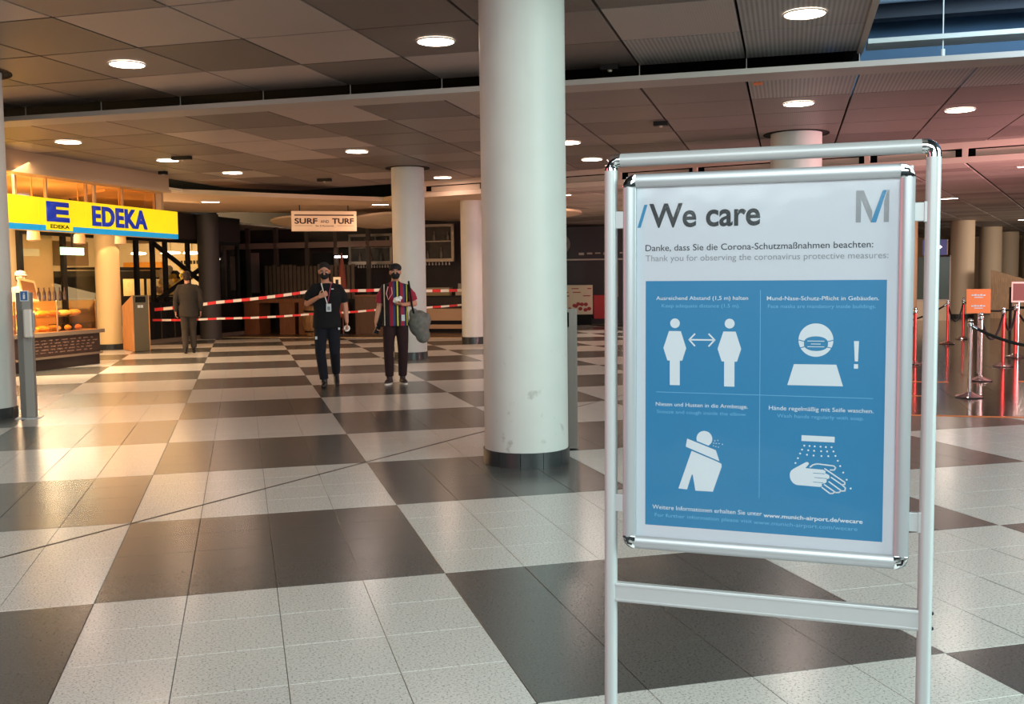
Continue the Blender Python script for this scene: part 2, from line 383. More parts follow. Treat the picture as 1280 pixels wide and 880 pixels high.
# fascia on the 45 degree line at the right, with slots
def wtbox(name, m, parent, t0, t1, w0, w1, z0, z1, label=None):
    b = MB(); b.prism([tuple(WT(t, w)[:2]) for t, w in ((t0, w0), (t1, w0), (t1, w1), (t0, w1))], z0, z1)
    o = b.build(name, m, parent)
    if label: o['label'] = label
    return o
m_pale = mat('pale_fascia', (200, 178, 164), 0.55)
WF = 18.70
wtbox('fascia_rail', m_pale, ceiling, -13.3, 8, WF, WF+.06, 3.60, 3.74); wtbox('fascia_rail', m_pale, ceiling, -13.3, 8, WF, WF+.06, 3.36, 3.46)
wtbox('fascia_back', m_black, ceiling, -13.3, 8, WF+0.35, WF+.38, 3.40, 5.2)
for k in range(0, 13):
    t = -13.1+k*1.575-0.05; wtbox('fascia_post', m_pale, ceiling, t, t+.09, WF, WF+.06, 3.46, 3.60)
    wtbox('slot_panel', m_pale, ceiling, t+.2, t+1.46, WF+.10, WF+.13, 3.475, 3.585)
# lower ceiling beyond it: planks laid at 45 degrees
m_plank = [mat('plank_brown', (196, 180, 168), 0.6), mat('plank_brown_light', (208, 194, 182), 0.6), mat('plank_brown_dark', (176, 158, 148), 0.6)]
ps = MB()
for kt in range(-16, 10):
    for kw in range(0, 60):
        t0 = -2.12+1.1*kt; w0 = WF+.06+0.62*kw; mi = random.randrange(3)
        cxy = WT(t0+.55, w0+.3)
        if cxy.x < .285*cxy.y: continue
        near = kw < 20 and (kt in range(-1, 4) or kt in range(-9, -4)) and kw < 14
        if near: wtbox('plank', m_plank[mi], ceiling, t0+.03, t0+1.07, w0+.012, w0+.608, 3.40, 3.43)
        else:
            ps.prism([tuple(WT(t, w)[:2]) for t, w in ((t0+.03, w0+.012), (t0+1.07, w0+.012), (t0+1.07, w0+.608), (t0+.03, w0+.608))], 3.40, 3.43, mi)
o = ps.build('plank', m_plank, ceiling); o['kind'] = 'stuff'
# smooth beige soffit over the restaurant front
so = MB()
edge = [(-1.75, 22.45), (-0.5, 22.85), (0.6, 23.35), (2.0, 23.85), (3.3, 24.2), (3.95, 22.75), (5.85, 20.85)]
back = [(0, 0), (9.6, 34.2), (5.5, 31.5), (2.9, 28.9), (0.7, 28.4), (-2.6, 27.6), (-6.8, 28.5)]
so.prism(edge+back[1:7]+[(-4.2, 25.5), (-2.6, 22.2)], 3.405, 3.50)
so.build('soffit', m_beige, ceiling)['label'] = 'smooth beige soffit over the restaurant front'
def sail(c, rx, ry, rz, tilt, dz, lab):
    b = MB(); n = 48; R = 5; vs = []; fs = []
    for j in range(R+1):
        q = j/R
        for k in range(n): a = 2*pi*k/n; vs.append((rx*q*cos(a), ry*q*sin(a), -dz*(1-q*q)))
    for j in range(R):
        for k in range(n): fs.append((j*n+k, j*n+(k+1) % n, (j+1)*n+(k+1) % n, (j+1)*n+k))
    b.add(vs, fs); b.add([(x, y, z+.05) for x, y, z in vs], [tuple(reversed(f)) for f in fs])
    for k in range(n):
        a = R*n+k; c2 = R*n+(k+1) % n; off = (R+1)*n; b.add([vs[a], vs[c2], (vs[c2][0], vs[c2][1], vs[c2][2]+.05), (vs[a][0], vs[a][1], vs[a][2]+.05)], [(0, 1, 2, 3)])
    o = b.build('ceiling_sail', m_beige, ceiling, smooth=True); o.location = c; o.rotation_euler = (tilt, 0, rz); o['label'] = lab
sail((3.75, 27.3, 3.13), 1.05, 0.9, 0.5, radians(-9), 0.16, 'curved beige ceiling sail right of the hanging restaurant sign')
sail((1.75, 28.3, 3.16), 0.95, 0.8, 0.2, radians(-6), 0.15, 'curved beige ceiling sail behind the hanging restaurant sign')
sail((-2.6, 29.2, 2.78), 1.0, 0.8, 0.2, radians(-5), 0.15, 'curved beige ceiling sail behind the yellow sign end')
sail((7.0, 23.1, 3.03), 0.93, 0.7, 0.5, radians(-4), 0.06, 'small round ceiling sail right of the big column')

# downlights
m_lamp = mat('lamp_glow', (255, 236, 214), 0.4, emit=(255, 238, 220), estr=14)
m_ring = mat('lamp_ring', (190, 176, 160), 0.4)
def downlight(loc, label, r=0.185, power=36, col=(1.0, 0.70, 0.50), spot=True, group='round downlights in the panel ceiling'):
    t = thing('downlight', label, 'ceiling light', loc, 0, group)
    MB().lathe([(r+.012, 0.0), (r+.012, -0.012), (r, -0.012), (r-.004, 0.0)], n=40, caps=False).build('trim_ring', m_ring, t)
    MB().lathe([(0.001, -.009), (r-.002, -0.009), (r-.002, -.001), (.001, -.001)], n=40, caps=False).build('diffuser', m_lamp, t)
    if spot:
        l = bpy.data.lights.new('lamp', 'AREA'); l.shape = 'DISK'; l.size = 2*r; l.energy = power; l.color = col
        q = bpy.data.objects.new('lamp', l); COL.objects.link(q); q.parent = t; q.location = (0, 0, -0.03)
WARM = (1.0, 0.64, 0.44); PINK = (1.0, 0.78, 0.70)
DL = [((-7.05, 9.93, 3.93), 'round downlight nearest the left column', WARM),
      ((-3.47, 9.98, 3.93), 'round downlight just left of the big column top', PINK),
      ((0.13, 10.02, 3.93), 'round downlight in the ribbed panel above the sign stand', (1, .85, .75)),
      ((-10.65, 13.47, 3.70), 'round downlight above the yellow shop sign', WARM),
      ((-10.62, 16.02, 3.70), 'round downlight above the right end of the yellow sign', WARM),
      ((-10.65, 18.25, 3.70), 'farthest left downlight before the beige soffit', WARM),
      ((-7.03, 16.08, 3.70), 'round downlight left of the second column top', PINK),
      ((-7.1, 20.7, 3.70), 'round downlight just right of the second column top', WARM),
      ((-3.43, 16.27, 3.70), 'round downlight right of the big column, nearer of two', PINK),
      ((-3.5, 18.65, 3.70), 'round downlight right of the big column, farther of two', PINK),
      ((0.11, 13.67, 3.70), 'round downlight above the column behind the sign stand', PINK),
      ((2.2, 14.93, 3.70), 'round downlight at the far right of the panel ceiling', PINK)]
for (u, v, z), lab, c in DL: downlight(CF(u, v, z-.004), lab, col=c, power=13)
for u, v, lb in ((-10.65, 6.4, 'downlight above and left of the frame, beyond the left column'), (-7.05, 6.1, 'downlight just above the top left of the frame'), (-3.47, 6.1, 'downlight overhead between viewer and big column'), (-3.47, 2.4, 'downlight overhead at the left of the viewer'), (-7.05, 2.4, 'downlight farthest left of the viewer, outside the frame')):
    downlight(CF(u, v, 3.926), lb, col=PINK, power=6)
def slotlight(loc, lab, L=0.42, rz=0.0, power=22, col=None):
    t = thing('slot_spotlight', lab, 'ceiling light', loc, rz, 'small spotlights in the soffit')
    MB().box(-L/2, L/2, -.07, .07, -.012, 0).build('trim_frame', m_ring, t)
    MB().box(-L/2+.02, L/2-.02, -.05, .05, -.016, -.011).build('diffuser', m_lamp, t)
    l = bpy.data.lights.new('lamp', 'AREA'); l.shape = 'RECTANGLE'; l.size = L; l.size_y = .1; l.energy = power; l.color = col or WARM
    q = bpy.data.objects.new('lamp', l); COL.objects.link(q); q.parent = t; q.location = (0, 0, -0.03)
slotlight((-0.62, 24.6, 3.396), 'bright spotlight slot in the beige soffit right of the yellow sign')
slotlight((3.35, 25.1, 3.396), 'bright spotlight slot in the beige soffit above the second column', rz=-.1)
slotlight((7.0, 21.9, 3.396), 'spotlight slot in the plank ceiling right of the big column', rz=-.7, power=30)
for (t_, w_), lb, pw in (((-1.2, 20.3), 'spotlight slot nearest the pink fascia at the right edge', 3), ((-3.4, 27.5), 'small spotlight slot in the plank ceiling just right of the stand post', 30),
        ((-1.6, 30.5), 'small spotlight slot in front of the far sand coloured columns', 4), ((-6.5, 25.0), 'added spotlight slot in the plank ceiling, unseen behind the poster', 70), ((-2.5, 40.0), 'spotlight slot between the far sand coloured columns', 6),  # the slot behind the poster is added to light the far hall
        ((-8.0, 33.0), 'spotlight slot above the column left of the poster frame', 90), ((-11.0, 26.5), 'spotlight slot by the dark shop front', 50)):
    slotlight(tuple(WT(t_, w_, 3.396)), lb, rz=-.785, power=pw*1.7, col=(1.0, 0.80, 0.66))
# little black fittings on the ceiling
def fitting(loc, lab, sx=0.16, rz=-A30, cat='sensor'):
    t = thing('ceiling_sensor', lab, cat, loc, rz, 'small black ceiling fittings')
    MB().box(-sx/2, sx/2, -.05, .05, -.06, 0).build('housing', m_blackmetal, t); MB().lathe([(.02, -.08), (.03, -.06)], n=12).build('lens', m_ring, t)
fitting(CF(-10.1, 15.65, 3.70), 'small black fitting beside the downlight above the yellow sign', 0.35)
fitting(CF(-9.5, 20.0, 3.70), 'small black fitting on the panels above the hanging white sign', 0.3)
fitting(CF(-1.98, 11.7, 3.93), 'small black spotlight at the slot right of the big column', 0.2)
fitting(CF(-1.75, 14.6, 3.70), 'small dark box on the panels above the sign stand top left', 0.2)
fitting(CF(-11.75, 17.55, 3.70), 'small black fitting on the fascia corner by the shop', 0.15)
tag(MB().prism([tuple(CF(u, v)[:2]) for u, v in ((-.40, 12.06), (-.30, 12.06), (-.30, 12.22), (-.40, 12.22))], 3.694, 3.70).build('sticker', m_tape), 'small orange sticker on a ceiling panel', 'sticker')
b = MB().ell(CF(.42, 12.0, 3.80), (.07, .04, .045)); b.ell(CF(.36, 12.0, 3.79), (.04, .04, .03))
tag(b.build('blue_bag', mat('blue_plastic', (40, 110, 200), 0.4), smooth=True), 'crumpled blue plastic piece lying in the ceiling slot', 'plastic bag')
b = MB().ell(CF(-.35+.15, 12.0, 3.79), (.08, .04, .035)); b.ell(CF(-.28+.2, 12.0, 3.79), (.04, .04, .05))
tag(b.build('crumpled_paper', mat('paper_grey', (170, 170, 170), 0.7), smooth=True), 'crumpled pale scrap lying in the black ceiling slot', 'paper')

# ------------------------------------------------------------------ columns
def column(name, label, x, y, r, h, m=m_column, skirt=0.11, collar=True, z0=0.0):
    t = thing(name, label, 'column', (x, y, z0))
    MB().lathe([(r, skirt if skirt else 0), (r, h)], n=64).build('shaft', m, t, smooth=True)
    if skirt: 
        n = 12
        for k in range(n):
            a0 = 2*pi*k/n+.12; a1 = a0+2*pi/n-.012; pts = [( (r+.012)*cos(a0+(a1-a0)*i/6), (r+.012)*sin(a0+(a1-a0)*i/6)) for i in range(7)]
            pin = [((r-.03)*cos(a0+(a1-a0)*i/6), (r-.03)*sin(a0+(a1-a0)*i/6)) for i in range(6, -1, -1)]
            MB().prism(pts+pin, 0, skirt+.002).build('skirting_piece', m_skirt, t, smooth=True)
    if collar:
        MB().lathe([(r+.11, h-.012), (r+.11, h-.002), (r-.01, h-.002), (r-.01, h-.012)], n=48, caps=False).build('ceiling_gap_disc', m_black, t)  # black disc stands in for the dark gap around the column top
    return t
def colmat(name, z0):
    m = mat(name, (206, 205, 200), 0.5, noise=0.03, nscale=3); nt = m.node_tree; b = nt.nodes['Principled BSDF']
    src = b.inputs['Base Color'].links[0].from_socket
    tc = nt.nodes.new('ShaderNodeTexCoord'); sp = nt.nodes.new('ShaderNodeSeparateXYZ'); nt.links.new(tc.outputs['Object'], sp.inputs[0])
    n = nt.nodes.new('ShaderNodeTexNoise'); n.inputs['Scale'].default_value = 7; n.inputs['Detail'].default_value = 6; nt.links.new(tc.outputs['Object'], n.inputs['Vector'])
    # scuffs: sparse grey marks low down
    r = nt.nodes.new('ShaderNodeValToRGB'); r.color_ramp.elements[0].position = 0.64; r.color_ramp.elements[1].position = 0.72; nt.links.new(n.outputs['Fac'], r.inputs['Fac'])
    lt = nt.nodes.new('ShaderNodeMapRange'); lt.inputs[1].default_value = z0; lt.inputs[2].default_value = z0-0.6; nt.links.new(sp.outputs[2], lt.inputs[0])
    mu = nt.nodes.new('ShaderNodeMath'); mu.operation = 'MULTIPLY'; nt.links.new(r.outputs['Color'], mu.inputs[0]); nt.links.new(lt.outputs[0], mu.inputs[1])
    m2 = nt.nodes.new('ShaderNodeMath'); m2.operation = 'MULTIPLY'; m2.inputs[1].default_value = .45; nt.links.new(mu.outputs[0], m2.inputs[0])
    mx = nt.nodes.new('ShaderNodeMix'); mx.data_type = 'RGBA'; mx.inputs[7].default_value = (.22, .17, .15, 1)
    nt.links.new(m2.outputs[0], mx.inputs[0]); nt.links.new(src, mx.inputs[6]); nt.links.new(mx.outputs[2], b.inputs['Base Color']); return m
m_bigcol = colmat('scuffed_column_paint', 1.3)
column('round_column', 'big round white column nearest the viewer with dark skirting', 2.242, 8.051, 0.345, 3.95, m_bigcol, 0.12)
column('round_column', 'round white column behind the man in the striped shirt', 3.190, 19.83, 0.318, 3.70, m_bigcol, 0.13)
column('round_column', 'slim pale column between the second column and the big one', 5.365, 23.95, 0.26, 3.70, m_column, 0.16)
lc = column('round_column', 'white column cut by the left edge of the photo', -2.93, 12.9, 0.36, 3.93, m_column, 0.11)
MB().lathe([(.47, -.004), (.47, .012), (.455, .012), (.455, -.004)], (0, 0, 3.92), n=48, caps=False).build('ceiling_ring', mat('brass_ring', (190, 150, 110), 0.3, 0.6), lc)
column('round_column', 'white column rising behind the top rail of the sign stand', 8.36, 14.28, 0.385, 3.70, m_column, 0.12)
column('round_column', 'far column right of the one behind the sign stand top', 12.2, 18.5, 0.42, 3.70, m_column, 0.12)
column('round_column', 'warm lit column inside the shop beside the litter bin', -3.04, 25.8, 0.275, 3.40, mat('cream_column', (228, 200, 150), 0.55), 0.12, False)
column('round_column', 'dark grey column beside the man in the suit', -0.84, 29.4, 0.29, 3.42, mat('dark_grey_column', (60, 54, 50), 0.6), 0, False)
column('round_column', 'column seen in the gap left of the poster frame', 11.2, 27.7, 0.5, 3.42, mat('cream_column', (228, 200, 150), 0.55), 0.12, False)
column('round_column', 'brown lit column seen in the gap right of the poster frame', 17.2, 24.3, 0.62, 3.42, mat('tan_column', (206, 158, 120), 0.55), 0.12, False)
m_farcol = mat('sand_column', (214, 190, 160), 0.6)
column('round_column', 'nearest of the four sand coloured far columns at the right', 24.68, 30.9, 0.40, 3.42, m_farcol, 0.12, False)
column('round_column', 'second of the four sand coloured far columns at the right', 29.2, 34.9, 0.42, 3.42, m_farcol, 0.12, False)
column('round_column', 'third of the four sand coloured far columns at the right', 33.6, 39.0, 0.42, 3.42, m_farcol, 0.12, False)
column('round_column', 'last of the four sand coloured far columns, at the right edge', 37.2, 41.6, 0.44, 3.42, m_farcol, 0.12, False)

# ------------------------------------------------------------------ walls of the hall
def wall(name, m, p, q, h=5.3, z0=0.0, th=.2, kind='structure'):
    p = Vector(p); q = Vector(q); d = (q-p).normalized(); n = Vector((-d.y, d.x))*th
    b = MB().prism([tuple(p), tuple(q), tuple(q+n), tuple(p+n)], z0, z0+h); o = b.build(name, m)
    if kind: o['kind'] = kind
    return o
wall('wall_back', m_darkwall, CF(-18.8, 31.1)[:2], CF(-8.6, 31.1)[:2], 4.2)
wall('wall_partition', m_darkwall, CF(-15.95, 25.95)[:2], CF(-19.9, 33.1)[:2], 3.4)
wall_hall = wall('wall_hall', m_orangeglow, CF(-30, 33.1)[:2], CF(-19.9, 33.1)[:2], 3.4)
wall('wall_left', m_orangeglow, CF(-26, 8)[:2], CF(-26, 33)[:2], 3.4)
wall('wall_shop', mat('shop_wall', (232, 210, 168), 0.6), CF(-16.0, 12.0)[:2], CF(-16.0, 19.55)[:2], 3.4)
wall('wall_far', mat('far_wall', (168, 140, 112), 0.7, noise=.1, nscale=.6), (17.0, 47.5), (62.0, 40.0), 3.5)
wall('wall_right', mat('far_wall', (168, 140, 112), 0.7), (60, 42), (48, 6), 3.5)
wall('wall_facade', m_darkwall, (7.4, 34.2), (17.3, 38.6), 3.45)
# ------------------------------------------------------------------ sign stand with poster
SO = Vector((0.88410537, 2.28586809, 1.73553025)); Sx = Vector((0.82784137, -0.56094217, -0.00474953)); Sz = Vector((0.00726041, 0.00224813, 0.99997112))
Sy = Sz.cross(Sx).normalized(); Sx = Sy.cross(Sz).normalized()
HZ = 1.7353
stand = thing('sign_stand', 'silver aluminium poster stand with white and blue hygiene notice, nearest the viewer', 'sign stand')
Mx = Matrix((Sx, Sy, Sz)).transposed().to_4x4(); Mx.translation = SO-Sz*HZ; stand.matrix_world = Mx
z = lambda t: HZ-t
XL, XR, TT = -0.0315, 0.6785, -0.0355
def profile_tube(x, z0, z1, r=0.0155, y=0.0):
    """post with a shallow groove on the front"""
    n = 28; pts = []
    for k in range(n):
        a = 2*pi*k/n; rr = r*(0.93 if abs(((a+pi/2) % (2*pi))-0) < .25 or abs(((a+pi/2) % (2*pi))-2*pi) < .25 else 1.0); pts.append((x+rr*cos(a), y+rr*sin(a)))
    return MB().prism(pts, z0, z1)
for x in (XL, XR):
    profile_tube(x, 0.03, z(TT+.018)).build('post', m_alu, stand, smooth=True)
MB().tube([(XL+.018, 0, z(TT)), (XR-.018, 0, z(TT))], 0.0155, 28).build('top_rail', m_alu, stand, smooth=True)
for x, sx in ((XL, 1), (XR, -1)):
    P = [(x+sx*.0185*(1-cos(q)), 0, z(TT+.0185)+.0185*sin(q)) for q in [pi/2*i/6 for i in range(7)]]
    P = [(x, 0, z(TT+.024))]+P+[(x+sx*.024, 0, z(TT))]
    b = MB().tube(P, 0.0160, 20); o = b.build('corner_piece', m_chrome, stand, smooth=True); o['label'] = 'chrome corner'
    MB().tube([(x+sx*.006, -.0165, z(TT+.010)), (x+sx*.006, -.0185, z(TT+.010))], .0045, 12).build('corner_screw', m_blackmetal, o)
    MB().box(x-.012, x+.012, -.30, .30, 0.0, .03).build('foot', m_alu, stand, bevel=.004)
cb = MB(); cb.box(XL+.009, XR-.009, -.009, .009, z(1.027), z(.979)); cb.build('cross_bar', m_alu, stand, bevel=.003)
for t in (.979+.006, 1.027-.006):
    MB().box(XL+.013, XR-.013, -.0110, .0, z(t+.0022), z(t-.0022)).build('bar_lip', m_alu, stand, bevel=.0008)
for tz in (.986, 1.02):
    MB().ell((XR+.0165, 0, z(tz)), (.003, .004, .004)).build('bar_screw', m_blackmetal, stand)
for t0, t1 in ((.0845, .1253), (.7622, .8045)):
    for xa, xb in ((XL+.010, 0.004), (.640, XR-.012)):
        o = MB().box(xa, xb, -.008, .004, z(t1), z(t0)).build('bracket', m_alu, stand, bevel=.0015)
        xx = xa if xa < 0 else xb
        MB().box(xx-.006, xx+.002, -.0105, .0065, z(t1+.002), z(t0-.002)).build('bracket_clamp', m_alu, o, bevel=.0015)
# frame
W, H, PR = .6428, .891, .031
m_frame = mat('frame_aluminium', (184, 187, 192), 0.36, 0.45)
def prof(pts_): return pts_
def frame_side(name, a, b, inward):
    """snap frame profile from a to b (x,z), with a domed section towards 'inward'"""
    a = Vector((a[0], 0, a[1])); b = Vector((b[0], 0, b[1])); i = Vector((inward[0], 0, inward[1]))
    sec = [(0, .006), (0, -.010), (.003, -.0140), (.010, -.0165), (.020, -.0160), (.0275, -.0135), (PR, -.0105), (PR, -.004), (PR-.003, .006)]
    vs = [a+i*p+Vector((0, q, 0)) for p, q in sec]+[b+i*p+Vector((0, q, 0)) for p, q in sec]; n = len(sec)
    m_ = MB().add(vs, [(k, (k+1) % n, n+(k+1) % n, n+k) for k in range(n)]+[tuple(range(n-1, -1, -1)), tuple(range(n, 2*n))])
    return m_.build(name, m_frame, fr, smooth=25)
fr = MB().box(.004, W-.004, .006, .012, z(H-.004), z(.004)).build('poster_frame', m_frame, stand)
frame_side('frame_profile', (PR-.003, z(0)), (W-PR+.003, z(0)), (0, -1)); frame_side('frame_profile', (PR-.003, z(H)), (W-PR+.003, z(H)), (0, 1))
frame_side('frame_profile', (0, z(PR-.003)), (0, z(H-PR+.003)), (1, 0)); frame_side('frame_profile', (W, z(PR-.003)), (W, z(H-PR+.003)), (-1, 0))
for cx, cz, sx, sz in ((0, z(0), 1, -1), (W, z(0), -1, -1), (0, z(H), 1, 1), (W, z(H), -1, 1)):
    n = 8; out = [(cx+sx*PR*(1-cos(q)), cz+sz*PR*(1-sin(q))) for q in [pi/2*i/n for i in range(n+1)]]
    pts = out+[(cx+sx*PR, cz+sz*PR)]
    if sx*sz > 0: pts = pts[::-1]
    o = MB().prismy(pts, -.0162, .006).build('frame_corner', m_chrome, fr, smooth=True, bevel=.0018); o['label'] = 'chrome rounded corner cap'
    a1 = (cx+sx*.011, cz+sz*.024); a2 = (cx+sx*.024, cz+sz*.011)
    MB().tube([(a1[0], -.017, a1[1]), (cx+sx*.0135, -.0178, cz+sz*.0135), (a2[0], -.017, a2[1])], .0022, 8).build('corner_groove', m_blackmetal, fr)
m_paper = mat('poster_paper', (198, 205, 216), 0.55)
m_pblue = mat('poster_blue', (26, 122, 172), 0.5)
m_pwhite = mat('print_white', (208, 219, 228), 0.55)
m_pblack = mat('print_black', (30, 36, 42), 0.6); m_pgrey = mat('print_grey', (140, 145, 152), 0.6); m_pcyan = mat('print_cyan', (30, 124, 172), 0.5)
m_ppale = mat('print_pale_blue', (100, 170, 212), 0.6)
poster = MB().box(.024, W-.024, -.0020, .004, z(H-.024), z(.024)).build('poster', m_paper, stand); poster['label'] = 'white poster with blue notice panel and pictograms'
def sheet(name, polys, m, y, lab=None):
    b = MB()
    for p in polys: b.add([(x, y, z(t)) for x, t in p], [tuple(range(len(p)))])
    me = b.mesh(name, m); o = link(name, me, poster)
    if lab: o['label'] = lab
    return o
Y0, Y1, Y2 = -.0023, -.0026, -.0029
sheet('blue_panel', [[(.0531, .2500), (.5884, .2508), (.5880, .8340), (.0531, .8325)]], m_pblue, Y0)
def L(s, x0, x1, base, top, m, y=Y1, bold=0.003): return lettering('lettering', s, x0, x1, z(base), base-top, y, m, poster, bold)
sheet('slash_mark', [[(.0330, .1243), (.0406, .1243), (.0568, .0710), (.0493, .0710)]], m_pcyan, Y1)
L('We care', .0610, .3160, .1236, .0710, m_pblack, bold=.022)
sheet('logo_letter', [[(.5215, .0550), (.5370, .0550), (.5555, .1010), (.5555, .1246), (.5525, .1246), (.5325, .0760), (.5320, .1246), (.5215, .1246)],
                      [(.5860, .0550), (.5900, .0550), (.5900, .1250), (.5795, .1250), (.5795, .0800)]], m_pgrey, Y1)
sheet('logo_slash', [[(.5528, .1250), (.5639, .1250), (.5848, .0555), (.5765, .0555)]], m_pcyan, Y2)
L('Danke, dass Sie die Corona-Schutzmaßnahmen beachten:', .0524, .5587, .1795, .1652, m_pblack, bold=.002)
L('Thank you for observing the coronavirus protective measures:', .0524, .5903, .2035, .1895, m_pgrey, bold=0)
L('Ausreichend Abstand (1,5 m) halten', .0781, .2905, .2945, .2858, m_pwhite); L('Keep adequate distance (1.5 m).', .0915, .2722, .3122, .3040, m_ppale)
L('Mund-Nase-Schutz-Pflicht in Gebäuden.', .3324, .5726, .2955, .2865, m_pwhite); L('Face masks are mandatory inside buildings.', .3348, .5667, .3130, .3050, m_ppale)
L('Niesen und Husten in die Armbeuge.', .0779, .2922, .5452, .5362, m_pwhite); L('Sneeze and cough inside the elbow.', .0803, .2901, .5625, .5545, m_ppale)
L('Hände regelmäßig mit Seife waschen.', .3394, .5654, .5458, .5365, m_pwhite); L('Wash hands regularly with soap.', .3574, .5455, .5626, .5545, m_ppale)
L('Weitere Informationen erhalten Sie unter', .0704, .3261, .7930, .7830, m_pwhite); L('www.munich-airport.de/wecare', .3297, .5462, .7955, .7865, m_pwhite, bold=.018)
L('For further information please visit', .0763, .3036, .8115, .8030, m_ppale); L('www.munich-airport.com/wecare', .3073, .5354, .8130, .8045, m_ppale)
def circ(cx, cy, r, n=40, a0=0, a1=2*pi): return [(cx+r*cos(a0+(a1-a0)*k/n), cy+r*sin(a0+(a1-a0)*k/n)) for k in range(n)]
def ln(p, q, wd):
    p = Vector(p); q = Vector(q); d = (q-p).normalized(); nn = Vector((-d.y, d.x))*wd/2; return [tuple(p-nn), tuple(q-nn), tuple(q+nn), tuple(p+nn)]
sheet('divider_line', [ln((.3180, .272), (.3195, .7521), .0014), ln((.0788, .5122), (.5636, .5133), .0014)], m_ppale, Y1)
def fig(dx, dy=0.0): return [[(.1087+dx, .3675+dy), (.1366+dx, .3675+dy), (.1494+dx, .4075+dy), (.1402+dx, .4370+dy), (.1345+dx, .4370+dy), (.1347+dx, .4950+dy), (.1111+dx, .4950+dy), (.1109+dx, .4370+dy), (.1052+dx, .4370+dy), (.0956+dx, .4075+dy)], circ(.1228+dx, .3492+dy, .0113)]
sheet('distance_pictogram', fig(0)+fig(.1265)+[ln((.157, .3875), (.2145, .3875), .0036), ln((.1554, .3885), (.1699, .3732), .0036), ln((.1554, .3865), (.1699, .4022), .0036), ln((.2162, .3885), (.2012, .3729), .0036), ln((.2162, .3865), (.2012, .4027), .0036)], m_pwhite, Y1)
def ov(cx, cy, a, b, n=36): return [(cx+a*cos(2*pi*k/n)*(1 if abs(cos(2*pi*k/n)) > .0 else 1), cy+b*math.copysign(abs(sin(2*pi*k/n))**.75, sin(2*pi*k/n))) for k in range(n)]
sheet('mask_pictogram', [circ(.4405, .3850, .0376, 48), [(.3935, .4400), (.4852, .4395), (.5000, .4878), (.3796, .4880)],
      [(.5218, .3862), (.5323, .3862), (.5309, .4315), (.5240, .4315)], [(.5225, .4374), (.5312, .4374), (.5312, .4475), (.5225, .4475)]], m_pwhite, Y1)
sheet('mask_outline', [ov(.4408, .3930, .0260, .0165), ln((.4030, .3850), (.4165, .3885), .002), ln((.4040, .4035), (.4180, .4000), .002), ln((.4640, .3885), (.4780, .3850), .002), ln((.4630, .4000), (.4770, .4035), .002)], m_pcyan, Y2)
sheet('mask_fold', [ln((.4225, .3872), (.4590, .3872), .0016), ln((.4300, .3938), (.4510, .3938), .0016), ln((.4225, .4000), (.4590, .4000), .0016)], m_pwhite, -.0031)
sheet('cough_pictogram', [circ(.1930, .6193, .0184), [(.1650, .6478), (.1629, .6501), (.1326, .7405), (.1530, .7417), (.1640, .7057), (.1662, .7057), (.1728, .7434), (.2135, .7434), (.2335, .6830), (.2330, .6765), (.2290, .6745)]]
      + [circ(a, b, .0012, 8) for a, b in ((.2173, .623), (.2242, .6217), (.215, .6287), (.2206, .6289), (.2271, .6291), (.2349, .6306), (.2142, .6349), (.2197, .6365), (.2257, .6376))], m_pwhite, Y1)
sheet('arm_outline', [[(.1545, .6175), (.2240, .6430), (.2320, .6750), (.1470, .6430)]], m_pcyan, Y2)
sheet('arm_pictogram', [[(.1529, .6206), (.2198, .6450), (.2283, .6705), (.1496, .6398)]], m_pwhite, -.0031)
dots = [(0.4184, 0.6251), (0.4299, 0.6254), (0.4412, 0.6257), (0.4538, 0.6259), (0.4654, 0.6262), (0.4774, 0.6259), (0.4137, 0.6343), (0.4273, 0.6353), (0.44, 0.6359), (0.4552, 0.636), (0.4681, 0.636), (0.4818, 0.6353), (0.4095, 0.6436), (0.4246, 0.6456), (0.4389, 0.6468), (0.4561, 0.647), (0.4708, 0.6466), (0.4862, 0.6452), (0.4048, 0.6545), (0.4913, 0.6561), (0.3995, 0.6659), (0.4967, 0.6678), (0.5033, 0.6821), (0.5109, 0.698), (0.5196, 0.7173)]
hand = [(0.4221, 0.6628), (0.4260, 0.6622), (0.4290, 0.6645), (0.4282, 0.6680), (0.4212, 0.6764), (0.4598, 0.6779), (0.4654, 0.6807), (0.4649, 0.6859), (0.4700, 0.6880), (0.4738, 0.6906), (0.4738, 0.6968), (0.4675, 0.7000), (0.4681, 0.7055), (0.4640, 0.7090), (0.4573, 0.7103), (0.458, 0.7158), (0.4535, 0.7178), (0.4027, 0.7162), (0.3950, 0.7125), (0.3900, 0.7060), (0.3875, 0.6990), (0.3874, 0.6902), (0.3900, 0.6840), (0.3960, 0.6790)]
def poly_line(pts, wd):
    out = []
    for a, b in zip(pts, pts[1:]): out.append(ln(a, b, wd))
    return out+[circ(p[0], p[1], wd/2, 10) for p in pts]
sheet('wash_pictogram', [[(.4120, .6014), (.4839, .6020), (.4837, .6150), (.4121, .6147)], hand]+[circ(a, b, .0021, 12) for a, b in dots]
      + poly_line([(0.4317, 0.6732), (0.4380, 0.6680), (0.4440, 0.6660), (0.4498, 0.6655), (0.4832, 0.6683), (0.4868, 0.6723), (0.4840, 0.6775), (0.4756, 0.6778)], .0030)
      + poly_line([(0.4637, 0.6756), (0.5071, 0.7042), (0.5068, 0.7090), (0.5004, 0.7098), (0.4777, 0.6945)], .0030) + poly_line([(0.5004, 0.7098), (0.5083, 0.7165), (0.5075, 0.7235), (0.5006, 0.7242), (0.473, 0.7046)], .0030)
      + poly_line([(0.4990, 0.7235), (0.4954, 0.7277), (0.488, 0.7285), (0.4632, 0.712)], .0030) + poly_line([(0.4860, 0.7275), (0.4812, 0.731), (0.4753, 0.7314), (0.458, 0.7185)], .0030), m_pwhite, Y1)
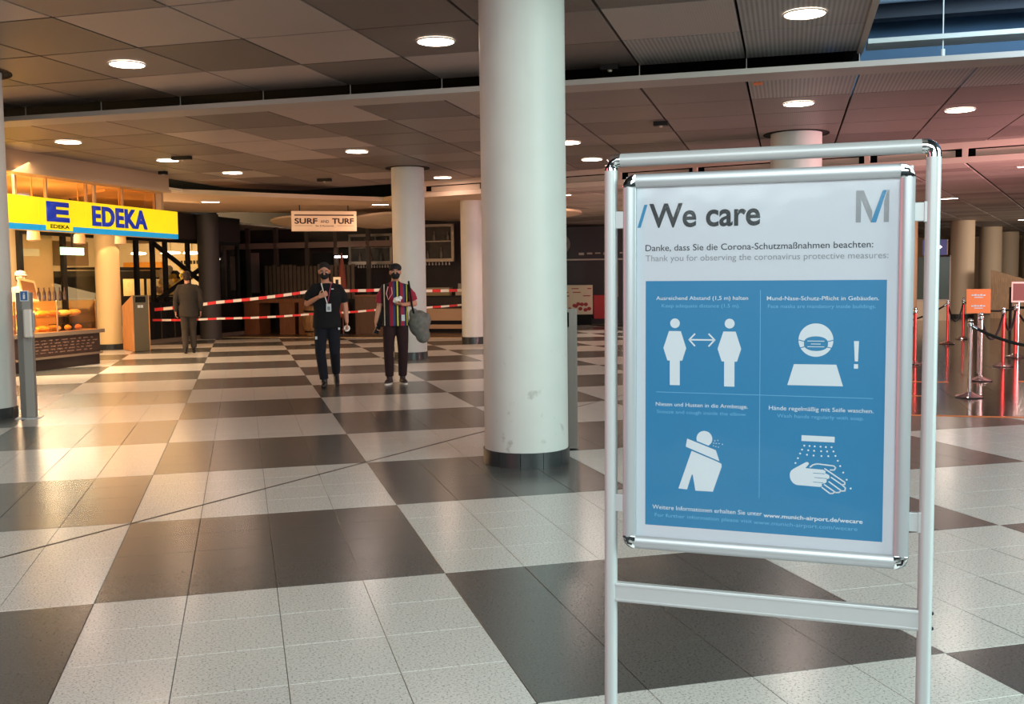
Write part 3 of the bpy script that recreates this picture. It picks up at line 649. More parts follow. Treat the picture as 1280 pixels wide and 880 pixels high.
sheet('finger_gap', [ln(a, b, .0012) for a, b in (((.4382, .6868), (.4640, .6873)), ((.4413, .6968), (.4690, .6978)), ((.4385, .7072), (.4610, .7080)))], m_pcyan, Y2)
MB().box(.026, W-.026, -.0062, -.0056, z(H-.026), z(.026)).build('cover_sheet', glassmat('clear_film', gloss=0.0, rough=0.10, bump=0.10), stand)['label'] = 'clear glossy cover sheet'

# ------------------------------------------------------------------ litter bins with sloping tops
m_binwood = wood('bin_wood', (206, 140, 84)); m_bindark = mat('bin_front', (96, 86, 66), 0.45, 0.3); m_bingrey = mat('bin_grey_metal', (128, 118, 112), 0.35, 0.6)
def litter_bin(label, loc, rz, side, front, w_=.40, L_=.98, h0=1.27, h1=1.0):
    t = thing('litter_bin', label, 'litter bin', loc, rz)     # front at y=0, body runs to +y, top slopes down to the back
    for x0, x1 in ((-w_/2, -w_/2+.02), (w_/2-.02, w_/2)):
        MB().add([(x, y, q) for x in (x0, x1) for y, q in ((0, .01), (L_, .01), (L_, h1), (0, h0))], [(0, 1, 2, 3), (7, 6, 5, 4), (0, 4, 5, 1), (1, 5, 6, 2), (2, 6, 7, 3), (3, 7, 4, 0)]).build('side_panel', side, t)
    b = MB().box(-w_/2+.02, w_/2-.02, .005, .03, .01, h0-.16); b.box(-w_/2+.02, w_/2-.02, .005, .03, h0-.03, h0); b.box(-w_/2+.02, -w_/2+.07, .005, .03, h0-.16, h0-.03); b.box(w_/2-.07, w_/2-.02, .005, .03, h0-.16, h0-.03)
    f = b.build('front_panel', front, t)
    MB().box(-w_/2+.05, w_/2-.05, .05, .06, h0-.18, h0-.02).build('opening', m_black, f)
    MB().box(-.07, -.01, .0, .005, h0-.28, h0-.22).box(.0, .05, .0, .005, h0-.28, h0-.22).build('bin_symbol', m_paper, f)
    MB().add([(x, y, q) for x in (-w_/2+.02, w_/2-.02) for y, q in ((.03, h0-.02), (L_, h1-.02), (L_, h1), (.03, h0))], [(0, 1, 2, 3), (7, 6, 5, 4), (0, 4, 5, 1), (1, 5, 6, 2), (2, 6, 7, 3), (3, 7, 4, 0)]).build('sloping_top', side, t)
    MB().box(-w_/2+.02, w_/2-.02, L_-.02, L_, .01, h1-.02).build('back_panel', front, t)
    return t
litter_bin('wooden litter bin with dark front and sloping top beside the warm lit column', (-2.20, 24.40, 0), radians(19), m_binwood, m_bindark, w_=.37, L_=.99, h0=1.27, h1=1.02)
litter_bin('grey metal litter bin standing behind the big white column', (2.65, 8.50, 0), radians(-17), m_bingrey, m_bingrey, w_=.36, L_=.9, h0=1.24, h1=1.0)

# ------------------------------------------------------------------ hand sanitiser post
t = thing('sanitiser_post', 'grey hand sanitiser post with white dispenser beside the left column', 'sanitiser stand', (-2.37, 12.60, 0), radians(0))
m_postg = mat('post_grey', (150, 146, 140), 0.5, 0.2)
MB().prism([(-.10, 0), (-.03, -.05), (.06, -.05), (.07, .06), (-.08, .08)], .008, 1.43).build('post', m_postg, t, bevel=.004)
MB().box(-.14, .12, -.12, .14, 0, .008).build('base_plate', m_alu, t)
o = MB().box(-.045, .045, -.064, -.05, 1.33, 1.45).build('pictogram_plate', mat('plate_white', (225, 225, 225), .5), t, bevel=.002)
MB().box(-.036, .036, -.0665, -.064, 1.34, 1.44).build('blue_field', mat('sign_blue', (30, 90, 160), .4), o)
MB().box(-.010, .012, -.068, -.0665, 1.355, 1.405).box(-.006, .008, -.068, -.0665, 1.41, 1.425).build('bottle_pictogram', mat('plate_white', (225, 225, 225), .5), o)
o = MB().box(-.005, .085, -.15, -.05, .92, 1.24).build('dispenser', mat('dispenser_white', (226, 214, 204), .35), t, bevel=.018)
MB().box(.086, .110, -.13, -.07, 1.0, 1.20).build('bottle_window', mat('clear_grey', (170, 165, 160), .2), o, bevel=.006)
MB().lathe([(.008, -.05), (.012, 0)], (.04, -.10, .93), n=10).build('nozzle', m_postg, o)

# ------------------------------------------------------------------ shop on the left
SU = -12.2
def cfthing(name, label, cat, u, v, z0=0.0, rz=0.0, group=None): return thing(name, label, cat, CF(u, v, z0), -A30+rz, group)
# local frame of a cfthing: x = +u (towards the hall), y = +v.  Faces seen by the viewer look to +x
# hanging illuminated sign: local frame turned so that its face looks to -y
m_bl = m_blackmetal
sg = thing('hanging_sign', 'long yellow illuminated shop sign with blue letters and cyan stripe', 'sign', CF(SU, 13.0, 2.44), radians(60))
m_yel = mat('sign_yellow', (248, 222, 16), 0.4, emit=(248, 218, 8), estr=0.62); m_cyan = mat('sign_cyan', (10, 150, 205), 0.4, emit=(5, 150, 210), estr=0.55)
m_sblue = mat('sign_letter_blue', (20, 60, 180), 0.35, emit=(15, 50, 190), estr=0.3)
SL = 5.68
MB().box(0, SL, .03, .22, 0, .56).build('sign_box', mat('sign_side', (222, 190, 40), .5), sg, bevel=.004)
for a, b_ in ((0, 1.62), (1.625, 2.81), (2.815, 5.26), (5.265, SL)):
    MB().box(a, b_, .0, .03, .10, .56).build('yellow_face', m_yel, sg)
    MB().box(a, b_, .0, .03, .0, .098).build('cyan_stripe', m_cyan, sg)
lettering('logo_letter', 'E', 1.80, 2.36, .185, .30, -.02, m_sblue, sg, bold=.05, depth=.02)
MB().box(1.78, 2.45, -.004, 0, .02, .15).build('name_plate', m_yel, sg)
lettering('small_lettering', 'EDEKA', 1.88, 2.36, .055, .06, -.008, m_blackmetal, sg, bold=.03)
lettering('lettering', 'EDEKA', 2.98, 4.62, .16, .33, -.02, m_sblue, sg, bold=.035, depth=.02, spacing=1.08)
for x in (1.2, 3.2, 5.3): MB().box(x, x+.05, .10, .15, .56, .98).build('hanger', mat('fascia_beige', (176, 150, 120), .6), sg)
# strip of glass panes above the sign
gp = thing('glass_strip', 'strip of clear panes in a pale frame above the yellow shop sign', 'window', CF(SU, 13.0, 3.0), radians(60))
for k in range(5):
    MB().box(.02+1.05*k, 1.03+1.05*k, .24, .25, .02, .36).build('pane', glassmat('warm_glass', (235, 205, 160), .06, .05), gp)
    MB().box(1.03+1.05*k, 1.07+1.05*k, .22, .27, .0, .38).build('mullion', mat('fascia_beige', (176, 150, 120), .6), gp)
MB().box(0, 5.3, .22, .27, -.02, .02).build('bottom_rail', mat('fascia_beige', (176, 150, 120), .6), gp)
tag(MB().box(-.05, .05, -.05, .05, 3.0, 3.36).build('round_post', mat('fascia_beige', (176, 150, 120), .6)), kind='structure').location = CF(-12.31, 18.2)
bpy.data.objects['round_post'].name = 'trim_1'
# shop floor lighting and ceiling
def cfstruct(name, m, u0, u1, v0, v1, z0, z1): return tag(cfbox(name, m, None, u0, u1, v0, v1, z0, z1), kind='structure')
m_shopceil = mat('shop_ceiling', (238, 222, 190), .6)
cfstruct('ceiling_shop', m_shopceil, -26, -12.3, 10.0, 25.0, 3.45, 3.5)
cfstruct('ceiling_hall', m_shopceil, -26, -16.0, 25.0, 33, 3.30, 3.35)
area('shop_light', tuple(CF(-13.9, 14.6, 3.2)), tuple(CF(-13.3, 15.6, 0.9)), 4.5, 1.5, 420, (1.0, 0.72, 0.42))
area('shop_hall_light', tuple(CF(-20.5, 26, 3.1)), tuple(CF(-21, 28, 0)), 6, 8, 1150, (1.0, 0.74, 0.42))
area('shop_glow', tuple(CF(-14.2, 20.5, 3.2)), tuple(CF(-12.2, 19.5, 0.2)), 2.5, 3, 130, (1.0, 0.55, 0.25))
for i, (u, v, zz, wd) in enumerate(((-14.6, 15.2, 3.38, .9), (-22.2, 31.5, 2.62, .7), (-20.9, 31.5, 2.62, .9), (-20.05, 31.5, 2.60, .8), (-13.6, 13.3, 3.38, .5))):
    t = cfthing('oval_lamp', ['oval ceiling lamp seen through the panes over the sign', 'glowing oval lamp behind the glass, left of three', 'glowing oval lamp behind the glass, middle of three', 'glowing oval lamp behind the glass, right of three', 'oval ceiling lamp over the food counter'][i], 'ceiling light', u, v, zz)
    if zz < 3: MB().tube([(0, 0, .04), (0, 0, .68)], .01, 6).build('rod', m_bl, t)
    MB().ell((0, 0, 0), (wd*.4, wd*.4, .05)).build('diffuser', m_lamp, t, smooth=True); MB().lathe([(wd*.42, -.01), (wd*.42, .01)], n=30).build('trim_ring', m_ring, t)
# small lamps under the sign
for i, (v, u) in enumerate(((15.3, -12.9), (16.9, -13.2), (17.6, -12.8))):
    t = cfthing('spot_lamp', ['small cream spot lamp under the left part of the yellow sign', 'small cream spot lamp under the middle of the yellow sign', 'small cream spot lamp under the right part of the yellow sign'][i], 'lamp', u, v, 3.45)
    MB().tube([(0, 0, 0), (0, 0, -.95)], .012, 8).build('stem', m_beige, t); MB().lathe([(.05, -1.15), (.11, -1.13), (.10, -.97), (.03, -.93)], n=18).build('shade', m_beige, t, smooth=True)
# glass facade on u=-15.8 : mullions, rails and steel cross bracing
fc = cfthing('glass_facade', 'black steel glazed facade with cross bracing behind the shop', 'facade', -15.8, 18.3)
m_bl = m_blackmetal
for v in (0, 1.35, 2.9, 4.02, 4.70, 5.25, 6.30, 7.60, 8.9):
    MB().box(-.05, .05, v-.05, v+.05, 0, 3.3).build('mullion', m_bl, fc)
for a, b_ in zip((0, 1.35, 2.9, 4.02, 5.25, 6.30, 7.6), (1.35, 2.9, 4.02, 5.25, 6.30, 7.6, 8.9)):
    MB().box(-.01, .01, a+.05, b_-.05, .1, 2.62).build('pane', glassmat('clear_glass', (250, 245, 235), .02), fc)
MB().tube([(.10, 4.65, 2.55), (.10, 7.70, 1.15)], .065, 8).build('brace', m_bl, fc); MB().tube([(.14, 4.62, 1.10), (.14, 7.75, 2.35)], .065, 8).build('brace', m_bl, fc)
MB().box(-.06, .06, 0, 8.9, 2.62, 2.72).build('transom', m_bl, fc)
MB().box(-.04, .04, 3.9, 8.9, .10, 1.02).build('balustrade_panel', m_bl, fc)
MB().box(-.09, .09, 3.9, 8.9, .98, 1.06).build('hand_rail', m_bl, fc)
for v in (4.9, 5.5, 6.1, 6.7, 7.3): MB().box(.045, .06, v, v+.03, .1, 1.0).build('balustrade_post', mat('rail_grey', (70, 60, 48), .4), fc)
MB().box(-.12, .12, 0, 8.9, 2.72, 3.42).build('head_panel', m_darkwall, fc)
MB().box(-.10, .16, 3.9, 8.9, 0, .10).build('sill', mat('sill_grey', (110, 96, 80), .4), fc)
# vintage van behind the glass
vn = cfthing('vintage_van', 'dark van shaped body with pale windows behind the glass facade', 'van', -19.0, 26.1)
body = [(-2.5, .35), (-2.6, .9), (-2.35, 1.15), (-2.15, 1.75), (-1.9, 1.92), (1.6, 1.94), (1.85, 1.80), (2.15, 1.15), (2.75, 1.0), (2.8, .35)]
b = MB(); vs = [(-.85, y, q) for y, q in body]+[(.85, y, q) for y, q in body]; n = len(body)
b.add(vs, [tuple(range(n)), tuple(range(2*n-1, n-1, -1))]+[(k, n+k, n+(k+1) % n, (k+1) % n) for k in range(n)]); b.build('van_body', mat('van_black', (26, 22, 18), .3), vn, bevel=.03)
for y0, y1 in ((-2.0, -1.25), (-1.1, -.15), (0, .9), (1.05, 1.75)):
    MB().box(.85, .862, y0, y1, 1.20, 1.68).build('van_window', mat('van_pane', (226, 196, 140), .3), vn, bevel=.004)
for y in (-1.7, 1.9):
    w_ = MB(); w_.tube([(.70, y, .36), (.90, y, .36)], .36, 24); o = w_.build('wheel', m_black, vn, smooth=True); MB().tube([(.90, y, .36), (.915, y, .36)], .16, 18).build('hub_cap', m_chrome, o)
MB().box(-.7, .7, -1.6, 1.3, 1.96, 2.02).build('roof_rack', m_bl, vn)
o = cfbox('orange_panel', mat('orange_board', (240, 160, 40), .5), wall_hall, -23.9, -22.3, 32.98, 33.09, 1.85, 2.35); o['label'] = 'orange yellow panel behind the van'
o = cfbox('cream_board', mat('cream_board', (240, 214, 160), .5), wall_hall, -21.7, -20.3, 32.98, 33.09, 2.12, 2.5); o['label'] = 'cream board behind the cross bracing'
b = MB()
for k in range(9): b.prism([tuple(CF(u_, v_)[:2]) for u_, v_ in ((-21.6+.13*k, 32.965), (-21.6+.13*k+.08, 32.965), (-21.6+.13*k+.08, 32.98), (-21.6+.13*k, 32.98))], 2.25, 2.38)
o = b.build('dark_marks', m_darkwall, wall_hall); o['kind'] = 'stuff'
for i, (v, zz, c, r) in enumerate(((24.6, 1.62, (244, 226, 190), .30), (24.95, 1.5, (246, 190, 70), .22), (24.45, 1.38, (236, 200, 150), .26), (25.7, 1.75, (250, 220, 90), .2), (25.75, 1.45, (250, 200, 60), .2))):
    bush = MB()
    for k in range(9): bush.ell((random.uniform(-r, r)*.6, random.uniform(-r, r)*.9, random.uniform(-r, r)*.8), (r*.35,)*3, 8, 6)
    o = bush.build('flower_bunch', mat('flower%d' % i, c, .7), smooth=True); o.location = CF(-16.6, v, zz+.1)
    tag(o, ['pale flower bunch behind the glass by the man in the suit', 'orange flower bunch behind the glass by the man in the suit', 'lowest pale flower bunch behind the glass', 'upper yellow flower bunch right of the cross bracing', 'lower yellow flower bunch right of the cross bracing'][i], 'flowers')
tag(cfbox('flower_table', m_darkwall, None, -17.0, -16.2, 24.0, 25.7, 0, 1.18), 'dark table carrying the flower bunches behind the glass', 'table')
# exit sign
t = cfthing('exit_sign', 'green white illuminated exit sign inside the shop', 'sign', -15.2, 19.2, 2.18); MB().box(-.03, .03, -.35, .35, 0, .16).build('housing', mat('exit_green', (180, 240, 190), .4, emit=(190, 255, 200), estr=2.2), t)
MB().box(-.01, .01, -.02, .02, .16, 1.25).build('hanger', m_bl, t)
tag(cfbox('hanging_board', mat('cream_board', (240, 214, 160), .5), None, -17.2, -17.1, 20.9, 22.2, 2.0, 2.6), 'cream hanging board right of the exit sign', 'sign')
# food counter, local x=+u (front), y=+v
fc = cfthing('food_counter', 'dark food counter with glass display case and chalked front', 'counter', -12.8, 13.6)
m_chalk = mat('chalkboard', (58, 36, 28), .5, noise=.15, nscale=8)
MB().box(-.95, -.02, 0, 3.25, 0, .22).build('plinth', mat('plinth_dark', (40, 24, 20), .5), fc)
MB().box(-.98, 0, 0, 3.25, .24, .60).build('counter_front', m_chalk, fc)
MB().box(-1.0, .03, -.02, 3.29, .20, .24).build('steel_band', mat('band_steel', (150, 130, 110), .4, .5), fc)
MB().box(-1.02, .06, -.03, 3.33, .60, .67).build('counter_top', mat('band_steel', (150, 130, 110), .4, .5), fc)
sc = MB()   # chalk scribbles: wavy illegible strokes
for r_ in range(5):
    y = 1.5
    while y < 3.05:
        L_ = random.uniform(.06, .2); q = .30+.055*r_
        for i in range(int(L_/.02)): sc.box(.001, .004, y+.02*i, y+.02*i+.013, q+random.uniform(-.008, .008), q+.012+random.uniform(0, .008))
        y += L_+.05
sc.build('chalk_writing', mat('chalk', (150, 120, 100), .8), fc)['kind'] = 'stuff'
gl = glassmat('case_glass', (255, 240, 215), .03)
MB().box(-.02, -.01, .05, 3.2, .67, 1.22).build('front_glass', gl, fc); MB().box(-.60, -.02, .05, 3.2, 1.22, 1.235).build('top_glass', gl, fc)
MB().box(-.90, -.03, .06, 3.19, .93, .945).build('glass_shelf', gl, fc)
for y in (.05, 1.05, 2.1, 3.18):
    MB().box(-.62, -.01, y, y+.008, .67, 1.22).build('glass_divider', gl, fc)
    MB().box(-.03, -.005, y, y+.02, .67, 1.24).build('case_post', mat('band_steel', (150, 130, 110), .4, .5), fc)
MB().box(-.98, -.955, .03, 3.22, .67, 1.22).build('case_back', mat('case_back', (236, 206, 150), .5), fc)
for u_, v_ in ((-14.0, 14.6), (-14.0, 16.8)):  # point fills added to brighten the upper shop and its panes
    l = bpy.data.lights.new('shop_upper_fill', 'POINT'); l.energy = 45; l.color = (1.0, .74, .44); l.shadow_soft_size = .15
    q = bpy.data.objects.new('shop_upper_fill', l); COL.objects.link(q); q.location = CF(u_, v_, 2.75)
area('case_light', tuple(CF(-13.25, 15.2, 1.45)), tuple(CF(-13.2, 15.2, .6)), .4, 3.0, 150, (1.0, .80, .52))
fd = [((228, 176, 96), 'golden bread loaf in the display case'), ((240, 214, 150), 'pale pastry in the display case'), ((206, 130, 60), 'brown roll in the display case')]
for i in range(16):
    c, lb = fd[i % 3]; v = 13.6+.9+.145*i; zt = .67 if i % 2 == 0 else .945
    b = MB().ell((0, 0, .055), (.13, .085, .055), 12, 8)
    for k in (-1, 0, 1): b.ell((k*.06, 0, .09), (.016, .06, .02), 8, 5)
    o = b.build('bread_loaf', mat('bread%d' % (i % 3), c, .7), smooth=True); o.location = CF(-13.1-.12*(i % 2), v, zt)
    tag(o, lb, 'bread', lb.replace('in the', 'group in the'))
t = cfthing('black_tray', 'black square tray at the right of the display case', 'tray', -13.15, 16.35, .67); MB().box(-.18, .1, -.25, .25, 0, .02).box(-.18, -.16, -.25, .25, .02, .12).box(.08, .1, -.25, .25, .02, .12).box(-.16, .08, -.25, -.23, .02, .12).box(-.16, .08, .23, .25, .02, .12).build('tray_body', m_bl, t)
t = cfthing('price_board', 'slanted brown price board on the food counter', 'board', -13.3, 15.65, 1.237, rz=radians(95)); o = MB().box(-.24, .24, 0, .02, 0, .42).build('board_frame', mat('frame_cream', (236, 206, 150), .5), t); o.rotation_euler = (radians(-18), radians(8), 0); MB().box(-.19, .19, -.004, 0, .05, .37).build('board_face', mat('board_brown', (150, 100, 60), .6), o)
for i in range(6):
    o = MB().lathe([(.02, 0), (.03, .01), (.03, .14), (.012, .19), (.012, .24)], n=12).build('sauce_bottle', mat('bottle_dark', (60, 34, 20), .3), smooth=True); o.location = CF(-13.35, 15.9+.14*i, 1.235); tag(o, 'small dark bottle standing on the display case', 'bottle', 'bottles on the display case')
t = cfthing('back_shelf', 'wooden shelf unit behind the food counter', 'shelf', -15.9, 15.2)
MB().box(0, .4, 0, 2.6, .0, .895).build('cabinet', wood('shelf_wood', (190, 130, 70)), t); MB().box(0, .35, 0, 2.6, 1.4, 1.44).build('shelf', wood('shelf_wood', (190, 130, 70)), t)
for i, (v, zz, c) in enumerate(((16.2, .9, (180, 120, 70)), (16.7, .9, (200, 90, 50)), (17.2, .9, (120, 80, 50)))):
    o = cfbox('coffee_machine', mat('machine%d' % i, c, .4), None, -15.8, -15.4, v, v+.35, zz, zz+.42); tag(o, ['brown boxy machine on the back shelf, left', 'red brown boxy machine on the back shelf, middle', 'dark boxy machine on the back shelf, right'][i], 'machine')

# ------------------------------------------------------------------ restaurant behind
sg = thing('hanging_sign', 'white hanging restaurant sign with dark capital letters', 'sign', (1.24, 25.6, 2.77), 0)
m_sw = mat('sign_cream', (236, 206, 170), .6, emit=(236, 200, 160), estr=0.10); m_sd = mat('sign_dark', (70, 30, 20), .6)
MB().box(0, 1.58, 0, .12, 0, .49).build('sign_box', m_sw, sg, bevel=.004)
MB().box(.07, 1.51, -.004, 0, .375, .405).build('sign_stripe', m_sd, sg)
lettering('lettering', 'SURF', .07, .62, .185, .125, -.004, m_sd, sg, bold=.03); lettering('lettering', 'AND', .70, .90, .20, .07, -.004, m_sd, sg); lettering('lettering', 'TURF', .98, 1.51, .185, .125, -.004, m_sd, sg, bold=.03)
lettering('small_lettering', 'Bar & Restaurant', .58, 1.02, .11, .04, -.004, m_sd, sg)
MB().box(.07, .5, -.004, 0, .13, .136).box(1.1, 1.51, -.004, 0, .13, .136).build('thin_line', m_sd, sg)
for x in (.2, 1.38): MB().tube([(x, .06, .49), (x, .06, .70)], .012, 8).build('hanger', m_bl, sg)
# wooden high table with panel legs
m_tw = wood('table_wood', (128, 74, 42))
t = cfthing('high_table', 'long wooden high table with panel legs behind the barrier tape', 'table', -15.66, 27.2)
MB().box(0, 2.2, 0, .7, .93, 1.05).build('table_top', m_tw, t, bevel=.006)
for x in (0.02, 1.18, 1.80): MB().box(x, x+(.5 if x < 1.5 else .35), .02, .68, 0, .93).build('panel_leg', m_tw, t)
t = cfthing('host_desk', 'dark brown wooden box desk between the two walking men', 'desk', -12.1, 27.3)
MB().box(0, .9, 0, .6, 0, 1.10).build('desk_body', wood('desk_wood', (84, 50, 32)), t, bevel=.005); MB().box(-.02, .92, -.02, .62, 1.10, 1.14).build('desk_top', m_tw, t)
t = cfthing('wooden_barrel', 'brown wooden barrel behind the man in dark clothes', 'barrel', -12.85, 26.5)
for k in range(20):
    a = 2*pi*k/20; b = MB(); vs = []; fs = []; R_ = [(.36, 0), (.44, .22), (.47, .42), (.44, .62), (.36, .85)]; da = pi/20*.94
    for r_, q in R_: vs += [(r_*cos(a-da), r_*sin(a-da), q), (r_*cos(a+da), r_*sin(a+da), q)]
    for j in range(4): fs.append((2*j, 2*j+1, 2*j+3, 2*j+2))
    b.add(vs, fs); b.build('stave', wood('barrel_wood', (150, 110, 72)), t)
MB().lathe([(.345, .0), (.345, .84)], n=24).build('barrel_core', m_darkwall, t)
for q, r_ in ((.12, .405), (.68, .425)): MB().lathe([(r_+.01, q), (r_+.012, q+.05)], n=30, caps=False).build('hoop', m_bl, t)
t = cfthing('folded_parasol', 'folded red brown parasol standing behind the man in dark clothes', 'parasol', -12.35, 27.0)
MB().lathe([(.16, .5), (.18, .7), (.12, 1.5), (.03, 2.3)], n=14).build('folded_canopy', mat('parasol_red', (130, 62, 42), .8), t, smooth=True); MB().tube([(0, 0, .03), (0, 0, 2.35)], .02, 8).build('pole', m_tw, t); MB().lathe([(.2, 0), (.2, .04)], n=24).build('base', m_bl, t)
t = cfthing('notice_card', 'small pale lit notice card on the red parasol', 'notice', -12.38, 26.72, 1.32); MB().box(-.11, .11, -.01, .01, 0, .34).build('card', mat('card_cream', (245, 215, 180), .5, emit=(240, 190, 140), estr=.5), t); MB().box(-.04, .05, -.014, -.01, .12, .27).build('card_picture', m_darkwall, t)
# slatted screen and dark fittings of the front
t = cfthing('board_screen', 'dark screen of upright wooden boards behind the high table', 'screen', -15.9, 29.0)
for k in range(22): MB().box(.14*k, .14*k+.10, 0, .03+random.uniform(0, .02), 1.0, 2.05+random.uniform(-.03, .03)).build('board', wood('screen_wood', (92, 74, 58)), t)
MB().box(0, 3.1, .04, .08, .9, 1.0).build('rail', m_bl, t); MB().box(0, 3.1, .04, .08, 1.9, 2.0).build('rail', m_bl, t)
for x in (0.05, 1.5, 2.95): MB().box(x, x+.08, .05, .13, 0, 2.05).build('screen_post', m_bl, t)
t = cfthing('restaurant_front', 'dark glazed restaurant front with grey posts', 'facade', -17.9, 29.8)
for x in (.0, .9, 1.9, 3.0, 4.0, 5.1, 6.1): MB().box(x, x+.12, 0, .12, 0, 3.3).build('mullion', mat('front_grey', (70, 58, 48), .5), t)
MB().box(0, 6.2, .0, .10, 2.62, 2.80).build('pale_beam', mat('beam_brown', (130, 104, 88), .6), t)
for x0, x1, z0, z1 in ((1.05, 1.35, 1.2, 2.5), (.3, .5, 1.3, 2.4)): MB().box(x0, x1, .04, .06, z0, z1).build('poster_panel', mat('panel_mauve', (120, 92, 84), .7), t)
MB().box(3.2, 3.9, .13, .14, 1.2, 2.45).build('dark_pane', m_black, t)
t = cfthing('strip_lamp', 'short white glowing lamp inside the dark restaurant', 'lamp', -13.6, 29.6, 2.28); MB().box(-.16, .1, -.03, .03, 0, .06).box(.16, .24, -.03, .03, 0, .06).build('tube_lamp', m_lamp, t)
MB().box(-.2, .28, -.02, .02, .06, .10).build('housing', m_bl, t)
m_silver = mat('silver_trim', (150, 136, 122), .4, .5)
def display(label, u, v, W_, z0, H_, n):
    t = cfthing('display_case', label, 'display case', u, v, z0)
    MB().box(0, W_, .02, .05, 0, H_).build('back_board', mat('display_back', (52, 44, 34), .5, noise=.3, nscale=6), t)
    MB().box(0, .08, -.06, .02, 0, H_).build('frame_bar', m_silver, t); MB().box(W_-.08, W_, -.06, .02, 0, H_).build('frame_bar', m_silver, t)
    MB().box(0, W_, -.06, .02, H_-.08, H_).build('frame_bar', m_silver, t); MB().box(0, W_, -.10, .02, -.03, .07).build('frame_bar', m_silver, t)
    MB().box(.08, W_-.08, -.10, .02, H_*.52, H_*.52+.03).build('shelf', m_silver, t)
    for k in range(n):
        x = .2+(W_-.4)*k/(n-1); q = .07 if k % 2 else H_*.52+.03; s_ = random.uniform(.7, 1.1)
        o = MB().lathe([(.03*s_, 0), (.055*s_, .05*s_), (.045*s_, .18*s_), (.018*s_, .24*s_), (.02*s_, .32*s_)], n=12).build('ornament', mat('ornament_dark', (104, 92, 72), .4), None, smooth=True)
        o.location = CF(u+x, v-.03, z0+q); o.rotation_euler = (0, 0, -A30); tag(o, 'dim bottle shaped ornament in the '+label, 'ornament', 'ornaments in the '+label)
    for k in range(14): MB().lathe([(.012, 0), (.03, -.07), (.02, -.10)], (.15+(W_-.3)*k/13, -.06, -.04), n=8).build('hanging_glass', mat('glass_grey', (170, 160, 148), .2), t)
display('silver framed display case left of the second column', -13.72, 30.6, 1.5, 2.10, .95, 7)
display('silver framed display case right of the second column', -11.9, 30.6, 1.75, 2.15, 1.15, 7)
b = MB().lathe([(.001, 0), (.10, .03), (.15, .16), (.13, .3), (.05, .40), (.07, .46), (.001, .52)], n=18); o = b.build('lantern', mat('lantern_cream', (235, 190, 120), .5, emit=(235, 180, 100), estr=.35), smooth=True); o.location = CF(-11.2, 30.2, 2.34); tag(o, 'small cream lantern at the edge of the second column', 'lantern')
# bench and counters between column two and three
t = cfthing('low_bench', 'long low beige bench with dark gaps behind the slim column', 'bench', -12.0, 28.2)
MB().box(0, 5.2, 0, .5, .36, .70).build('bench_slab', mat('bench_beige', (186, 150, 112), .5), t); MB().box(0, 5.2, 0, .5, .12, .24).build('bench_slab', mat('bench_beige', (186, 150, 112), .5), t); MB().box(0, 5.2, .08, .45, 0, .36).build('bench_core', m_black, t)
t = cfthing('bar_counter', 'dark bar counter with yellowish box right of the second column', 'counter', -11.6, 29.4)
MB().box(0, 4.5, 0, .6, 0, 1.02).build('counter_body', m_darkwall, t); MB().box(0, 4.5, -.05, .6, 1.02, 1.07).build('counter_top', m_bl, t)
t = cfthing('menu_box', 'pale yellow menu box on the dark bar counter', 'box', -10.9, 29.45, 1.07); MB().box(0, .95, 0, .25, .0, .22).build('box_body', mat('box_yellow', (150, 130, 84), .6), t); MB().box(-.02, .97, -.02, .27, .22, .24).build('lid', m_silver, t)
t = cfthing('till', 'grey till with pale screen on the dark bar counter', 'till', -9.75, 29.45, 1.07); MB().box(0, .35, 0, .3, 0, .1).build('till_base', m_silver, t); MB().box(.05, .33, .1, .13, .1, .36).build('till_screen', mat('screen_grey', (140, 132, 120), .4), t)
# red and white stall and dark front right of the big column
t = thing('snack_stall', 'white snack stall with red print beside a red box, right of the big column', 'stall', (10.82, 32.05, 0), radians(-17))
MB().box(-1.2, .42, 0, .8, .35, 1.32).build('stall_body', mat('stall_white', (226, 206, 180), .5), t); MB().box(-1.15, .38, .05, .75, 0, .35).build('plinth', m_black, t)
m_red = mat('red_print', (168, 32, 34), .5)
pr = MB()
for k in range(16): 
    x = -.9+random.random()*1.2; q = .95+.12*(k % 3); pr.box(x, x+.13, -.006, 0, q, q+.03)
for k in range(9):
    x = -.45+random.random()*.75; q = .48+random.random()*.22; pr.ell((x, 0, q), (.07, .006, .06), 8, 6)
pr.build('red_print', m_red, t); MB().box(.46, 1.05, .1, .7, .2, .98).build('red_box', m_red, t)
t = thing('dark_shop_front', 'black shop front with round emblem and pale shelf line right of the big column', 'shop front', (9.6, 33.5, 0), radians(-17))
MB().box(-1, 5.5, .3, .4, 0, 3.3).build('back_panel', mat('front_black', (26, 24, 24), .5), t); MB().box(-1, 5.5, .2, .3, 2.16, 2.21).build('shelf_line', m_silver, t)
o = MB().tube([(.95, .30, 2.72), (.95, .27, 2.72)], .36, 32).build('round_emblem', mat('emblem_grey', (120, 112, 104), .6), t); MB().tube([(.95, .268, 2.72), (.95, .262, 2.72)], .26, 32).build('emblem_inner', mat('front_black', (26, 24, 24), .5), o)
b = MB()
for k in range(9): b.box(1.6+.28*k, 1.6+.28*k+.18, .28, .30, 2.34+.02*(k % 3), 2.42)
b.build('pale_marks', m_silver, t)
MB().tube([(2.9, .1, .9), (2.9, .1, 2.2)], .025, 8).build('lamp_pole', m_silver, t)

